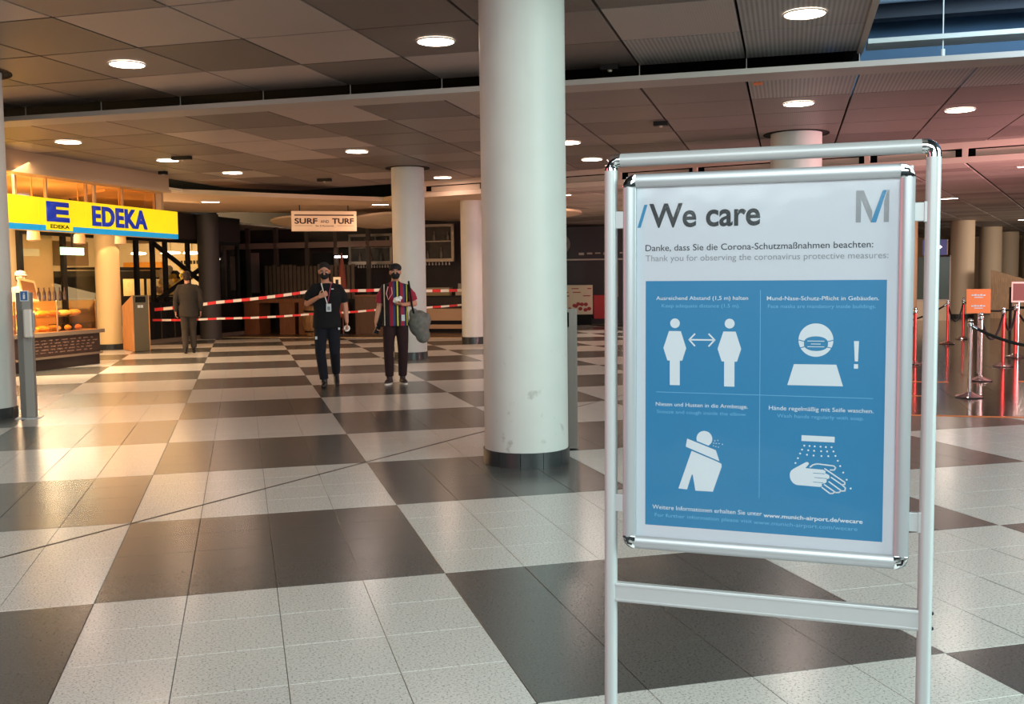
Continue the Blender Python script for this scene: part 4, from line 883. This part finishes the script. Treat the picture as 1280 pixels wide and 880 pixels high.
# ------------------------------------------------------------------ barrier tape
m_tr = mat('tape_red', (226, 40, 36), .5); m_tw2 = mat('tape_white', (238, 226, 212), .5)
def tape(label, pts, hgt=.07, step=.19):
    b = MB(); s_ = 0.0; k = 0
    for p, q in zip(pts, pts[1:]):
        p = Vector(p); q = Vector(q); L_ = (q-p).length; n = max(2, int(L_/step)); d = (q-p)
        for i in range(n):
            a = p+d*(i/n); c = p+d*((i+1)/n); sag = lambda f_: -.03*sin(pi*f_)*min(1, L_/3)
            za, zc = sag(i/n), sag((i+1)/n); tn = Vector((-d.y, d.x, 0)).normalized()*.0015
            vs = [a+Vector((0, 0, za-hgt/2))-tn, c+Vector((0, 0, zc-hgt/2))-tn, c+Vector((0, 0, zc+hgt/2))-tn, a+Vector((0, 0, za+hgt/2))-tn]
            vs += [v_+2*tn for v_ in vs]
            b.add(vs, [(0, 1, 2, 3), (7, 6, 5, 4), (0, 4, 5, 1), (1, 5, 6, 2), (2, 6, 7, 3), (3, 7, 4, 0)], k % 2); k += 1
    return tag(b.build('barrier_tape', [m_tr, m_tw2]), label, 'barrier tape', 'red and white barrier tapes')
tape('upper red and white barrier tape left of the man in dark clothes', [(-1.95, 24.92, .93), (-.58, 24.99, 1.07), (1.75, 24.95, 1.32)])
tape('lower red and white barrier tape left of the man in dark clothes', [(-2.0, 24.91, .69), (-.58, 24.99, .69), (1.75, 24.95, .76)], hgt=.048)
tape('upper red and white barrier tape right of the man in dark clothes', [(1.75, 24.95, 1.32), (3.31, 24.78, 1.31), (5.27, 24.26, 1.28)])
tape('lower red and white barrier tape right of the man in dark clothes', [(1.75, 24.95, .76), (3.3, 24.75, .84), (5.27, 24.26, .93)], hgt=.048)
t = thing('barrier_post', 'dark barrier post holding the tapes behind the man in dark clothes', 'post', (1.75, 25.0, 0)); MB().tube([(0, 0, .02), (0, 0, 1.4)], .022, 10).build('pole', m_bl, t, smooth=True); MB().lathe([(.17, 0), (.17, .025)], n=24).build('base', m_bl, t)

# ------------------------------------------------------------------ stanchions and ropes
m_pole = mat('brushed_pole', (206, 190, 186), .25, .9); m_redlit_pole = mat('red_lit_pole', (208, 62, 58), .3, .5)  # red pole colour paints in the red light falling on satin metal
SH = 0.96
def stanchion(label, x, y, red, h=SH, knob=True):
    t = thing('rope_post', label, 'rope post', (x, y, 0), 0, 'rope barrier posts'); m = m_redlit_pole if red else m_pole
    MB().lathe([(.16, 0), (.165, .012), (.15, .022), (.07, .045), (.035, .07)], n=32).build('base', m_chrome, t, smooth=True)
    MB().lathe([(.025, .06), (.025, h-.07)], n=18).build('pole', m, t, smooth=True)
    MB().lathe([(.032, h-.10), (.036, h-.09), (.036, h-.06), (.02, h-.05), (.03, h-.035), (.032, h-.015), (.022, h), (.001, h+.004)], n=18).build('knob', m_chrome, t, smooth=True)
    MB().tube([(-.045, 0, h-.075), (.045, 0, h-.075)], .008, 8).build('rope_hook', m_chrome, t)
    return t
ST = [('nearest rope post, silver with a polished round base', 8.56, 10.55, 0), ('rope post just behind the nearest one, under the orange sign', 10.04, 12.16, 0),
      ('red-lit rope post third from the front at the right', 11.93, 13.93, 1), ('red-lit rope post carrying the white framed sign', 13.45, 15.4, 1),
      ('red-lit rope post left of the orange sign, far back', 14.80, 18.96, 1), ('red-lit rope post just behind the orange sign', 16.27, 20.3, 1),
      ('rope post mostly hidden by the right post of the sign stand', 10.97, 14.87, 1), ('farthest rope post at the right edge', 16.8, 18.2, 1),
      ('rope post hidden behind the poster', 9.6, 16.6, 1)]
for lb, x, y, r_ in ST: stanchion(lb, x, y, r_)
m_rope = mat('black_rope', (14, 12, 12), .8, bump=.6, nscale=120)
def rope(label, a, b_, sag, r=.019):
    a = Vector((*a, SH-.08)); b_ = Vector((*b_, SH-.08)); P = [a.lerp(b_, i/20)+Vector((0, 0, -sag*4*(i/20)*(1-i/20))) for i in range(21)]
    t = thing('barrier_rope', label, 'rope', tuple(a), 0, 'black barrier ropes'); P = [p-a for p in P]
    MB().tube(P, r, 10).build('rope_cord', m_rope, t, smooth=True)
    for i, j in ((0, 1), (20, 19)): 
        d = (P[j]-P[i]).normalized(); MB().tube([P[i], P[i]+d*.09], .024, 10).build('rope_end', m_chrome, t, smooth=True)
p_ = [(s_[1], s_[2]) for s_ in ST]
rope('black rope from the nearest rope post out of the right edge', p_[0], (9.8, 9.3), .26)
rope('black rope between the post under the orange sign and the red-lit one behind', p_[1], p_[2], .36)
rope('black rope from the third red-lit post to the post with the framed sign', p_[2], p_[3], .34)
rope('black rope between the two far red-lit posts left of the orange sign', p_[4], p_[5], .42)
rope('black rope left of the far red-lit posts, behind the stand post', p_[4], (12.9, 20.3), .42)
rope('black rope from behind the orange sign to the framed sign', p_[5], p_[3], .12)
rope('black rope hanging at the right edge behind the framed sign', p_[3], p_[7], .40)
rope('black rope beside the right post of the sign stand', p_[6], p_[8], .4)
t = thing('orange_sign', 'orange sign with two pale text bars on top of a rope post', 'sign', (10.6, 12.9, .98), radians(-34))
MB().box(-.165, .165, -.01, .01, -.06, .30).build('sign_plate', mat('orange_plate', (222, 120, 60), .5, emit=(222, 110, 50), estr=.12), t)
b = MB()
for q in (.20, .04): 
    for k in range(5): b.box(-.10+.04*k, -.10+.04*k+.032, -.013, -.01, q, q+.018+.006*(k % 2))
    b.box(-.06, .06, -.013, -.01, q-.03, q-.018)
b.build('pale_text', m_pwhite, t); MB().tube([(0, .012, -.96), (0, .012, .2)], .012, 8).build('sign_pole', m_pole, t)
t = thing('framed_sign', 'small dark red sign in a pale frame at the right edge', 'sign', (13.2, 15.05, 1.0), radians(-34))
MB().box(-.12, .12, -.01, .01, 0, .36).build('frame', mat('frame_pale', (210, 190, 180), .4), t); MB().box(-.095, .095, -.014, -.01, .03, .33).build('sign_face', mat('dark_red_face', (110, 60, 54), .5), t); MB().tube([(0, .015, -.98), (0, .015, .1)], .012, 8).build('sign_pole', m_pole, t)
# far right fittings
t = thing('direction_sign', 'blue illuminated sign with white arrow right of the stand', 'sign', (21.9, 28.6, 2.15), radians(-38))
MB().box(-.45, .28, 0, .08, 0, .50).build('sign_box', mat('sign_violet', (70, 70, 110), .5, emit=(80, 80, 130), estr=.5), t); m_aw = mat('arrow_white', (255, 255, 255), .5, emit=(255, 255, 255), estr=2)
MB().prismy([(-.2, .22), (.0, .22), (.0, .15), (.14, .26), (.0, .37), (.0, .30), (-.2, .30)], -.01, 0).build('arrow', m_aw, t); MB().box(.28, .31, 0, .08, 0, .5).build('sign_edge', m_pale, t); MB().box(-.1, -.06, .02, .06, .5, 1.25).build('hanger', m_pale, t)
t = thing('glass_door', 'dark green glass door leaf under the blue sign', 'door', (22.3, 29.0, 0), radians(-38)); MB().box(-.9, .3, 0, .04, .7, 2.1).build('door_pane', mat('green_glass', (70, 80, 72), .2), t); MB().box(-.9, .34, -.01, .05, .64, .7).build('door_rail', m_pale, t); MB().box(.3, .34, -.01, .05, 0, 2.15).build('door_stile', m_pale, t); MB().box(-.9, .3, 0, .04, 0, .64).build('door_panel', m_farcol, t)
t = thing('wooden_kiosk', 'sand coloured kiosk panel between the first two far columns', 'kiosk', (25.2, 29.3, 0), radians(-45)); MB().add([(x, y, q) for y in (0, .6) for x, q in ((-.5, 0), (.75, 0), (.75, 1.25), (-.5, 1.65))], [(0, 1, 2, 3), (7, 6, 5, 4), (0, 4, 5, 1), (1, 5, 6, 2), (2, 6, 7, 3), (3, 7, 4, 0)]).build('kiosk_body', wood('kiosk_wood', (198, 160, 124)), t); MB().box(.76, .80, 0, .6, 0, 1.27).build('kiosk_edge', m_pale, t)
t = thing('black_railing', 'black tubular railing among the rope posts at the right edge', 'railing', (21.6, 21.6, 0), radians(-45))
for x in (-2.2, -1.0, .2, 1.4, 2.6): MB().tube([(x, 0, 0), (x, 0, 1.15)], .04, 8).build('railing_post', m_bl, t)
for q in (.6, 1.12): MB().tube([(-2.2, 0, q), (2.6, 0, q)], .035, 8).build('rail', m_bl, t)

# ------------------------------------------------------------------ people
def loft(mb, rings, n=20, mi=0):
    """rings: (centre, rx, ry) stacked; closed ends"""
    vs = []; fs = []
    for c, rx, ry in rings:
        for k in range(n): a = 2*pi*k/n; vs.append((c[0]+rx*cos(a), c[1]+ry*sin(a), c[2]))
    for j in range(len(rings)-1):
        for k in range(n): fs.append((j*n+k, j*n+(k+1) % n, (j+1)*n+(k+1) % n, (j+1)*n+k))
    fs += [tuple(range(n-1, -1, -1)), tuple(range((len(rings)-1)*n, len(rings)*n))]
    return mb.add(vs, fs, mi)
def capsule(mb, pts, rs, n=14):
    mb.tube(pts, rs, n)
    for p, r in zip(pts, rs): mb.ell(p, (r, r, r), 12, 8)
    return mb
def fuse(name, mb, m, parent, voxel=0.012, it=3, label=None):
    me = mb.mesh(name, m); bm = bmesh.new(); bm.from_mesh(me); bmesh.ops.recalc_face_normals(bm, faces=bm.faces); bm.to_mesh(me); bm.free()
    o = bpy.data.objects.new(name, me); COL.objects.link(o)
    r = o.modifiers.new('r', 'REMESH'); r.mode = 'VOXEL'; r.voxel_size = voxel; r.use_smooth_shade = True
    s_ = o.modifiers.new('s', 'SMOOTH'); s_.factor = .5; s_.iterations = it
    dg = bpy.context.evaluated_depsgraph_get(); dg.update(); me2 = bpy.data.meshes.new_from_object(o.evaluated_get(dg))
    bpy.data.objects.remove(o); me2.name = name; me2.materials.clear(); me2.materials.append(m)
    for p in me2.polygons: p.use_smooth = True
    o = bpy.data.objects.new(name, me2); COL.objects.link(o); o.parent = parent
    if label: o['label'] = label
    return o
V = Vector
def hand_to(mb, wrist, direction, palm_n, curl=.5, side=1):
    """palm, four fingers and a thumb; direction = from wrist to knuckles"""
    d = V(direction).normalized(); nrm = V(palm_n); nrm = (nrm-d*nrm.dot(d)).normalized(); s_ = d.cross(nrm)*side; w_ = V(wrist)
    for k in range(4):
        q = (k-1.5)*.019; capsule(mb, [w_+d*.01+s_*q*.6, w_+d*.085+s_*q], [.014, .0125], 8)
    for k, L_ in enumerate((.066, .076, .072, .056)):
        q = (k-1.5)*.0205; a = w_+d*.088+s_*q; b_ = a+(d*cos(curl*.7)+nrm*sin(curl*.7))*L_*.45; c_ = b_+(d*cos(curl*1.6)+nrm*sin(curl*1.6))*L_*.35; e_ = c_+(d*cos(curl*2.3)+nrm*sin(curl*2.3))*L_*.28
        capsule(mb, [a, b_, c_, e_], [.0095, .009, .0082, .007], 8)
    a = w_+d*.025-s_*.028; b_ = a+(d*.6-s_*.75+nrm*.3).normalized()*.036; c_ = b_+(d*.85-s_*.3+nrm*.45).normalized()*.032
    capsule(mb, [a, b_, c_], [.013, .0105, .009], 8)
def person(name_label, loc, rz, J, scale, skin, hair_rgb, top, trouser, shoe, mask=True, sleeve='short', tilt=0.0, collar=False, cap=False, sole=None, vox=.009):
    t = thing('person', name_label, 'person', loc, rz); t.scale = (scale,)*3
    m_skin = mat('skin_'+skin[0], skin[1], .55, noise=.04, nscale=9); m_hair = mat('hair_%d' % hair_rgb[0], hair_rgb, .8, noise=.2, nscale=60)
    hx, hy, hz = J['head']; R = Matrix.Rotation(tilt, 3, 'X')
    def hp(x, y, q): p = R @ V((x, y, q)); return V((hx, hy, hz))+p
    B = MB()
    B.ell(hp(0, .012, .020), (.077, .093, .098), 22, 14, rot=R); B.ell(hp(0, -.022, -.055), (.055, .062, .062), 18, 12, rot=R); B.ell(hp(0, -.05, -.092), (.026, .024, .020), rot=R)
    B.ell(hp(0, -.085, .030), (.052, .016, .014), rot=R); B.tube([hp(0, -.086, .020), hp(0, -.107, -.018)], [.009, .015], 10); B.ell(hp(0, -.103, -.020), (.018, .013, .010), rot=R)
    B.ell(hp(0, -.078, -.056), (.026, .014, .011), rot=R)
    for s_ in (-1, 1): B.ell(hp(s_*.079, .010, -.004), (.010, .019, .031), rot=R); B.ell(hp(s_*.045, -.062, -.008), (.022, .02, .018), rot=R)
    nk = V(J['neck']); capsule(B, [nk+V((0, .015, -.05)), V((hx, hy+.02, hz-.06))], [.062, .052])
    sl, sr = V(J['sl']), V(J['sr'])
    hp_c = V(J['hip']); hl, hr = hp_c+V((-.09, 0, 0)), hp_c+V((.09, 0, 0))
    mid = (sl+sr)/2
    def lerpc(k): return hp_c.lerp(mid, k)
    wx = J.get('girth', 1.0)
    tor = [(lerpc(-.10), .125*wx, .09*wx), (lerpc(0), .165*wx, .112*wx), (lerpc(.15), .162*wx, .112*wx), (lerpc(.32), .150*wx, .108*wx), (lerpc(.55), .165*wx, .115*wx), (lerpc(.78), .185*wx, .118*wx), (lerpc(.95), .175, .098), (lerpc(1.06), .11, .075), (lerpc(1.14), .06, .06)]
    loft(B, tor, 24)
    for s_, e_, w_, sd in ((sl, J['el'], J['wl'], -1), (sr, J['er'], J['wr'], 1)):
        capsule(B, [V(s_)+V((-sd*.04, 0, -.02)), V(s_).lerp(V(e_), .35), V(e_)], [.052, .048, .038]); capsule(B, [V(e_), V(e_).lerp(V(w_), .3), V(w_)], [.037, .039, .026])
    for s_, sd in ((sl, -1), (sr, 1)): capsule(B, [nk+V((sd*.02, .01, -.03)), V(s_)+V((-sd*.045, 0, -.03))], [.038, .036])
    hand_to(B, J['wl'], J['dl'], J['nl'], J.get('cl', .5), -1); hand_to(B, J['wr'], J['dr'], J['nr'], J.get('cr', .5), 1)
    for h_, k_, a_ in ((hl, J['kl'], J['al']), (hr, J['kr'], J['ar'])):
        capsule(B, [h_, h_.lerp(V(k_), .5), V(k_)], [.088, .074, .054]); capsule(B, [V(k_), V(k_).lerp(V(a_), .35), V(a_)], [.052, .054, .036])
    body = fuse('body', B, m_skin, t, vox*.8, 2)
    for s_ in (-1, 1):
        MB().ell(hp(s_*.031, -.083, .004), (.0125, .008, .0085), 12, 8, rot=R).build('eye', mat('eye_white', (205, 195, 185), .3), body, smooth=True); 
        MB().ell(hp(s_*.031, -.0905, .004), (.0055, .003, .0055), 10, 6, rot=R).build('iris', mat('eye_dark', (36, 26, 22), .3), body, smooth=True)
        MB().tube([hp(s_*.014, -.098, .026), hp(s_*.032, -.097, .032), hp(s_*.052, -.084, .026)], .0048, 6).build('eyebrow', m_hair, body, smooth=True)
    # hair
    Hh = MB(); Hh.ell(hp(0, .024, .045), (.085, .095, .086), 20, 12, rot=R); Hh.ell(hp(0, .055, .0), (.080, .062, .085), 18, 12, rot=R)
    fuse('hair', Hh, m_hair, t, .008, 2)
    if cap:
        m_cap = mat('cap_black', (24, 22, 24), .8); C_ = MB().ell(hp(0, .012, .062), (.092, .104, .072), 20, 12, rot=R); fuse('cap', C_, m_cap, t, .007, 2)
    # torso clothes
    off = .014; T = MB(); ex = J.get('hem', -.16)
    TT_ = [(lerpc(ex), .168*wx+off, .118*wx+off)]+[(c, a+off, b_+off) for c, a, b_ in tor[1:-2]]+[(lerpc(1.04), .118+off, .078+off), (lerpc(1.10), .075, .072)]
    loft(T, TT_, 26)
    for s_, e_, w_, sd in ((sl, J['el'], J['wl'], -1), (sr, J['er'], J['wr'], 1)):
        s_ = V(s_); e_ = V(e_); w_ = V(w_)
        T_ = 0
        capsule(T, [nk+V((sd*.03, .01, -.045)), s_+V((-sd*.04, 0, -.02))], [.056, .060])
        if sleeve == 'short': capsule(T, [s_+V((-sd*.04, 0, -.02)), s_.lerp(e_, .5)], [.063, .062]); T.tube([s_.lerp(e_, .4), s_.lerp(e_, .80)], [.064, .064], 14)
        else: capsule(T, [s_+V((-sd*.04, 0, -.02)), s_.lerp(e_, .5), e_], [.066, .064, .056]); T.tube([e_, e_.lerp(w_, .5), e_.lerp(w_, .97)], [.057, .052, .043], 14)
    if collar: T.tube([lerpc(1.08), lerpc(1.17)], [.078, .068], 14)
    fuse(top[0], T, top[1], t, vox, 2, top[2] if len(top) > 2 else None)
    # trousers
    P = MB(); loft(P, [(lerpc(-.17), .13*wx, .11*wx), (lerpc(-.08), .172*wx, .124*wx), (lerpc(.02), .176*wx, .122*wx), (lerpc(.12), .168*wx, .118*wx)], 24)
    for h_, k_, a_ in ((hl, J['kl'], J['al']), (hr, J['kr'], J['ar'])):
        k_ = V(k_); a_ = V(a_); capsule(P, [h_, h_.lerp(k_, .5), k_], [.098, .090, .076]); P.tube([k_, k_.lerp(a_, .5), k_.lerp(a_, .93)], [.074, .070, .062], 14)
    fuse('trousers', P, trouser, t, vox, 2)
    # shoes
    for a_, fd_ in ((J['al'], J['fl']), (J['ar'], J['fr'])):
        a_ = V(a_); d = V(fd_).normalized(); S_ = MB(); heel = a_+d*(-.045)+V((0, 0, -.045)); toe = a_+d*.155+V((0, 0, -.052)) ; 
        if fd_[2] == 0: heel.z = .042; toe.z = .036
        capsule(S_, [heel, heel.lerp(toe, .35), heel.lerp(toe, .75), toe], [.040, .043, .043, .034]); capsule(S_, [a_+V((0, 0, .02)), heel.lerp(toe, .25)], [.044, .044])
        o = fuse('shoe', S_, shoe, t, .009, 2)
        if sole:
            up = V((0, 0, 1)); So = MB(); 
            side = d.cross(up).normalized(); pts = []
            for k in range(20):
                q = 2*pi*k/20; ax = (heel+toe)/2; pts.append((ax.x+d.x*.135*cos(q)+side.x*.048*sin(q), ax.y+d.y*.135*cos(q)+side.y*.048*sin(q)))
            So.prism(pts, 0.001, .024).build('sole', sole, o)
    if mask:
        m_mask = mat('mask_black', (16, 16, 18), .8); K_ = MB()
        K_.ell(hp(0, -.038, -.045), (.0655, .080, .060), 22, 14, rot=R); fuse('face_mask', K_, m_mask, t, .006, 2)
        for s_ in (-1, 1): MB().tube([hp(s_*.060, -.04, -.02), hp(s_*.082, .008, .014), hp(s_*.084, .026, -.004)], .002, 6).build('ear_loop', m_mask, t)
    return t, lerpc, hp
def headz(x): return x
# man in dark clothes
m_navy = mat('navy_cloth', (11, 12, 17), .95, noise=.2, nscale=12, bump=.2); m_navyt = mat('navy_trouser', (12, 16, 28), .95, noise=.2, nscale=10, bump=.2); m_bshoe = mat('black_shoe', (14, 14, 15), .5)
loc1 = Vector((1.17, 14.75, 0))
J1 = dict(head=(-.02, -.05, 1.655), neck=(0, 0, 1.50), sl=(-.20, 0, 1.445), sr=(.215, 0, 1.435), hip=(0, 0, .93), girth=1.12,
          el=(-.275, .04, 1.20), wl=(-.10, -.19, 1.30), dl=(.75, -.25, .35), nl=(.2, .8, .1), cl=.9,
          er=(.265, .03, 1.16), wr=(.28, -.05, .93), dr=(.0, -.10, -1), nr=(-1, -.2, 0), cr=1.0,
          kl=(-.10, -.08, .50), al=(-.055, -.06, .095), fl=(-.15, -1, 0), kr=(.10, -.04, .51), ar=(.115, .30, .17), fr=(.05, -.75, -.62), hem=-.14)
p1, lc1, hp1 = person('person in a black T-shirt and dark trousers with black mask, walking, hand at chest', loc1, -math.atan2(loc1.x, loc1.y), J1, 1.0, ('tan', (196, 138, 112)), (26, 22, 22),
             ('t_shirt', m_navy, 'black short sleeved T-shirt'), m_navyt, m_bshoe, tilt=.22, vox=.010)
MB().tube([(-.065, -.145, 1.49), (-.045, -.165, 1.40), (.012, -.166, 1.20)], .008, 6).build('lanyard', mat('lanyard_white', (230, 228, 224), .6), p1)['label'] = 'white lanyard strand'
MB().tube([(.075, -.12, 1.49), (.05, -.158, 1.38), (.014, -.168, 1.20)], .006, 6).build('lanyard', mat('lanyard_pink', (170, 60, 90), .6), p1)['label'] = 'pink lanyard strand'
o = MB().box(-.005, .065, -.172, -.166, 1.09, 1.20).build('badge', mat('badge_white', (200, 205, 208), .4), p1); MB().box(.01, .05, -.174, -.172, 1.11, 1.16).build('badge_photo', mat('badge_grey', (130, 140, 150), .5), o)
MB().box(-.17, -.14, -.155, -.150, .70, .74).build('pocket_tab', mat('badge_white', (200, 205, 208), .4), p1); MB().box(.155, .18, -.150, -.145, .83, .86).build('pocket_tab', mat('badge_white', (200, 205, 208), .4), p1)
MB().box(.07, .105, -.152, -.147, 1.40, 1.415).build('chest_badge', mat('badge_white', (200, 205, 208), .4), p1)
o = thing('tape_roll', 'white ring shaped roll held by the man in the black T-shirt', 'roll', tuple(loc1+Vector((.27, -.10, .845))), 0)
b = MB(); n = 20; R_ = [(.022, -.012), (.045, -.012), (.045, .012), (.022, .012), (.022, -.012)]
b.lathe(R_, n=24, caps=False); q = b.build('ring', mat('roll_white', (220, 215, 208), .5), o, smooth=True); q.rotation_euler = (pi/2, 0, .2)
# man in the striped shirt
def striped():
    m = mat('striped_shirt', (20, 18, 20), .8); nt = m.node_tree; b_ = nt.nodes['Principled BSDF']; tc = nt.nodes.new('ShaderNodeTexCoord'); sp = nt.nodes.new('ShaderNodeSeparateXYZ')
    nt.links.new(tc.outputs['Object'], sp.inputs[0]); mr = nt.nodes.new('ShaderNodeMapRange'); mr.inputs[1].default_value = -.30; mr.inputs[2].default_value = .30; nt.links.new(sp.outputs[0], mr.inputs[0])
    r = nt.nodes.new('ShaderNodeValToRGB'); r.color_ramp.interpolation = 'CONSTANT'; K = (24, 20, 24); RD = (150, 26, 52); BL = (50, 60, 110); YE = (214, 206, 80); WH = (220, 214, 196)
    seq = [(-.30, RD), (-.205, K), (-.165, WH), (-.150, K), (-.125, K), (-.085, RD), (-.035, BL), (-.004, K), (.022, YE), (.040, K), (.075, RD), (.118, BL), (.14, K), (.160, YE), (.172, K), (.20, RD)]
    el = r.color_ramp.elements
    while len(el) > 1: el.remove(el[-1])
    el[0].position = 0; el[0].color = (*lin(seq[0][1]), 1)
    for x, c in seq[1:]: e = el.new((x+.30)/.60); e.color = (*lin(c), 1)
    nt.links.new(mr.outputs[0], r.inputs[0]); nt.links.new(r.outputs[0], b_.inputs['Base Color']); return m
m_maroon = mat('maroon_trouser', (40, 18, 21), .95, noise=.2, nscale=12, bump=.2)
loc2 = Vector((2.17, 14.85, 0))
J2 = dict(head=(.01, -.03, 1.635), neck=(0, 0, 1.49), sl=(-.185, 0, 1.425), sr=(.195, 0, 1.425), hip=(0, 0, .93), girth=1.06,
          el=(-.235, .05, 1.14), wl=(-.285, -.02, .92), dl=(.05, -.15, -1), nl=(.9, -.3, 0), cl=.6,
          er=(.285, .02, 1.17), wr=(.10, -.20, 1.17), dr=(-1, -.25, .15), nr=(0, .3, 1), cr=.9,
          kl=(-.11, -.05, .50), al=(-.105, .0, .09), fl=(-.30, -1, 0), kr=(.10, -.03, .50), ar=(.085, .04, .09), fr=(.28, -1, 0), hem=-.15)
p2, lc2, hp2 = person('person in a striped red, black and yellow shirt with maroon trousers, cap and black mask', loc2, -math.atan2(loc2.x, loc2.y), J2, 1.0, ('tan', (196, 138, 112)), (24, 20, 20),
             ('striped_shirt', striped(), 'short sleeved shirt with vertical stripes'), m_maroon, mat('dark_sneaker', (50, 34, 34), .6), cap=True, sole=mat('sole_white', (225, 215, 205), .5), collar=True, vox=.010)
MB().tube([(-.10, -.135, 1.43), (-.125, -.150, 1.33), (-.10, -.160, 1.24), (-.04, -.158, 1.33), (-.05, -.145, 1.42)], .008, 6).build('neck_strap', mat('strap_pink', (220, 150, 150), .6), p2)
MB().box(.085, .135, -.150, -.145, .93, 1.02).build('badge', mat('badge_white', (200, 205, 208), .4), p2)
MB().tube([(.20, .0, 1.50), (.215, -.10, 1.38), (.24, -.12, 1.15), (.27, -.03, 1.02)], .014, 8).build('bag_strap', m_navy, p2)
base2 = Matrix.Translation(loc2) @ Matrix.Rotation(-math.atan2(loc2.x, loc2.y), 4, 'Z')
b = MB(); b.ell((0, 0, 0), (.16, .13, .20), 18, 12); b.ell((.05, 0, -.17), (.11, .10, .12), 16, 10); b.ell((-.08, 0, .14), (.07, .06, .09), 12, 8); b.ell((.10, -.03, .05), (.07, .08, .11))
o = fuse('grey_bag', b, mat('bag_grey', (104, 104, 98), .7, noise=.25, nscale=14, bump=.6), None, .012, 2); o.location = base2 @ Vector((.345, .02, .88)); tag(o, 'bulging grey green bag hanging at the striped shirt man\'s side', 'bag')
b = MB(); b.ell((0, 0, 0), (.10, .08, .17), 14, 10); o = fuse('black_bag', b, mat('bag_black', (20, 19, 22), .7), None, .012, 2); o.location = base2 @ Vector((-.19, .12, 1.0)); tag(o, 'black bag behind the hip of the striped shirt man', 'bag')
b = MB(); 
for k in range(7): b.ell((random.uniform(-.05, .05), random.uniform(-.03, .03), random.uniform(-.03, .03)), (.032, .028, .028), 8, 6)
o = b.build('crumpled_tissue', mat('tissue_white', (240, 238, 235), .8), smooth=True); o.location = base2 @ Vector((.02, -.24, 1.245)); tag(o, 'white crumpled tissue in the striped shirt man\'s raised hand', 'tissue')
o = MB().box(-.035, .035, -.005, .005, -.075, .075).build('mobile_phone', mat('phone_black', (14, 14, 18), .2)); o.location = base2 @ Vector((-.262, -.07, .82)); o.rotation_euler = (.2, .35, .3); tag(o, 'black mobile phone in the striped shirt man\'s lowered hand', 'phone')
# man in the suit, seen from behind (local -y is his front, so turned away)
m_suit = mat('suit_brown_grey', (48, 40, 34), .85, noise=.15, nscale=14, bump=.2)
loc3 = Vector((-1.12, 23.3, 0))
J3 = dict(head=(.02, -.01, 1.665), neck=(0, 0, 1.51), sl=(-.21, 0, 1.455), sr=(.21, 0, 1.455), hip=(0, 0, .95), girth=1.14,
          el=(-.26, .03, 1.16), wl=(-.25, -.04, .91), dl=(0, -.1, -1), nl=(1, 0, 0), cl=.6, er=(.265, .03, 1.16), wr=(.27, -.02, .91), dr=(0, -.1, -1), nr=(-1, 0, 0), cr=.6,
          kl=(-.07, -.10, .50), al=(-.085, -.05, .09), fl=(0, -1, 0), kr=(.09, -.03, .50), ar=(.09, .12, .10), fr=(0, -1, 0), hem=-.30)
p3, _, _ = person('person in a dark grey suit seen from behind, walking beside the dark column', loc3, pi-math.atan2(loc3.x, loc3.y), J3, 1.0, ('tan', (196, 138, 112)), (48, 32, 24),
             ('suit_jacket', m_suit, 'dark grey suit jacket'), mat('suit_trouser', (56, 47, 40), .85), m_bshoe, mask=False, sleeve='long', collar=True, vox=.012)
# shop worker behind the counter
loc4 = CF(-14.0, 16.2)
J4 = dict(head=(.0, -.02, 1.66), neck=(0, 0, 1.51), sl=(-.19, 0, 1.45), sr=(.19, 0, 1.45), hip=(0, 0, .94), el=(-.25, .0, 1.16), wl=(-.15, -.22, 1.08), dl=(.3, -1, 0), nl=(0, 0, -1), er=(.25, 0, 1.16), wr=(.15, -.22, 1.08), dr=(-.3, -1, 0), nr=(0, 0, -1),
          kl=(-.09, 0, .50), al=(-.09, 0, .09), fl=(0, -1, 0), kr=(.09, 0, .50), ar=(.09, 0, .09), fr=(0, -1, 0))
p4, _, hp4 = person('person with a white cap standing behind the food counter, beside the left column', loc4, radians(48), J4, 1.0, ('fair', (222, 172, 140)), (70, 50, 36), ('work_shirt', mat('work_white', (226, 216, 200), .8)), m_navyt, m_bshoe, mask=False, vox=.014)
b = MB().ell(hp4(0, .012, .075), (.095, .108, .070), 18, 12); b.tube([hp4(0, -.06, .06), hp4(0, -.16, .05)], [.06, .04], 12, flat=.15); b.build('white_cap', mat('work_white', (226, 216, 200), .8), p4, smooth=True)
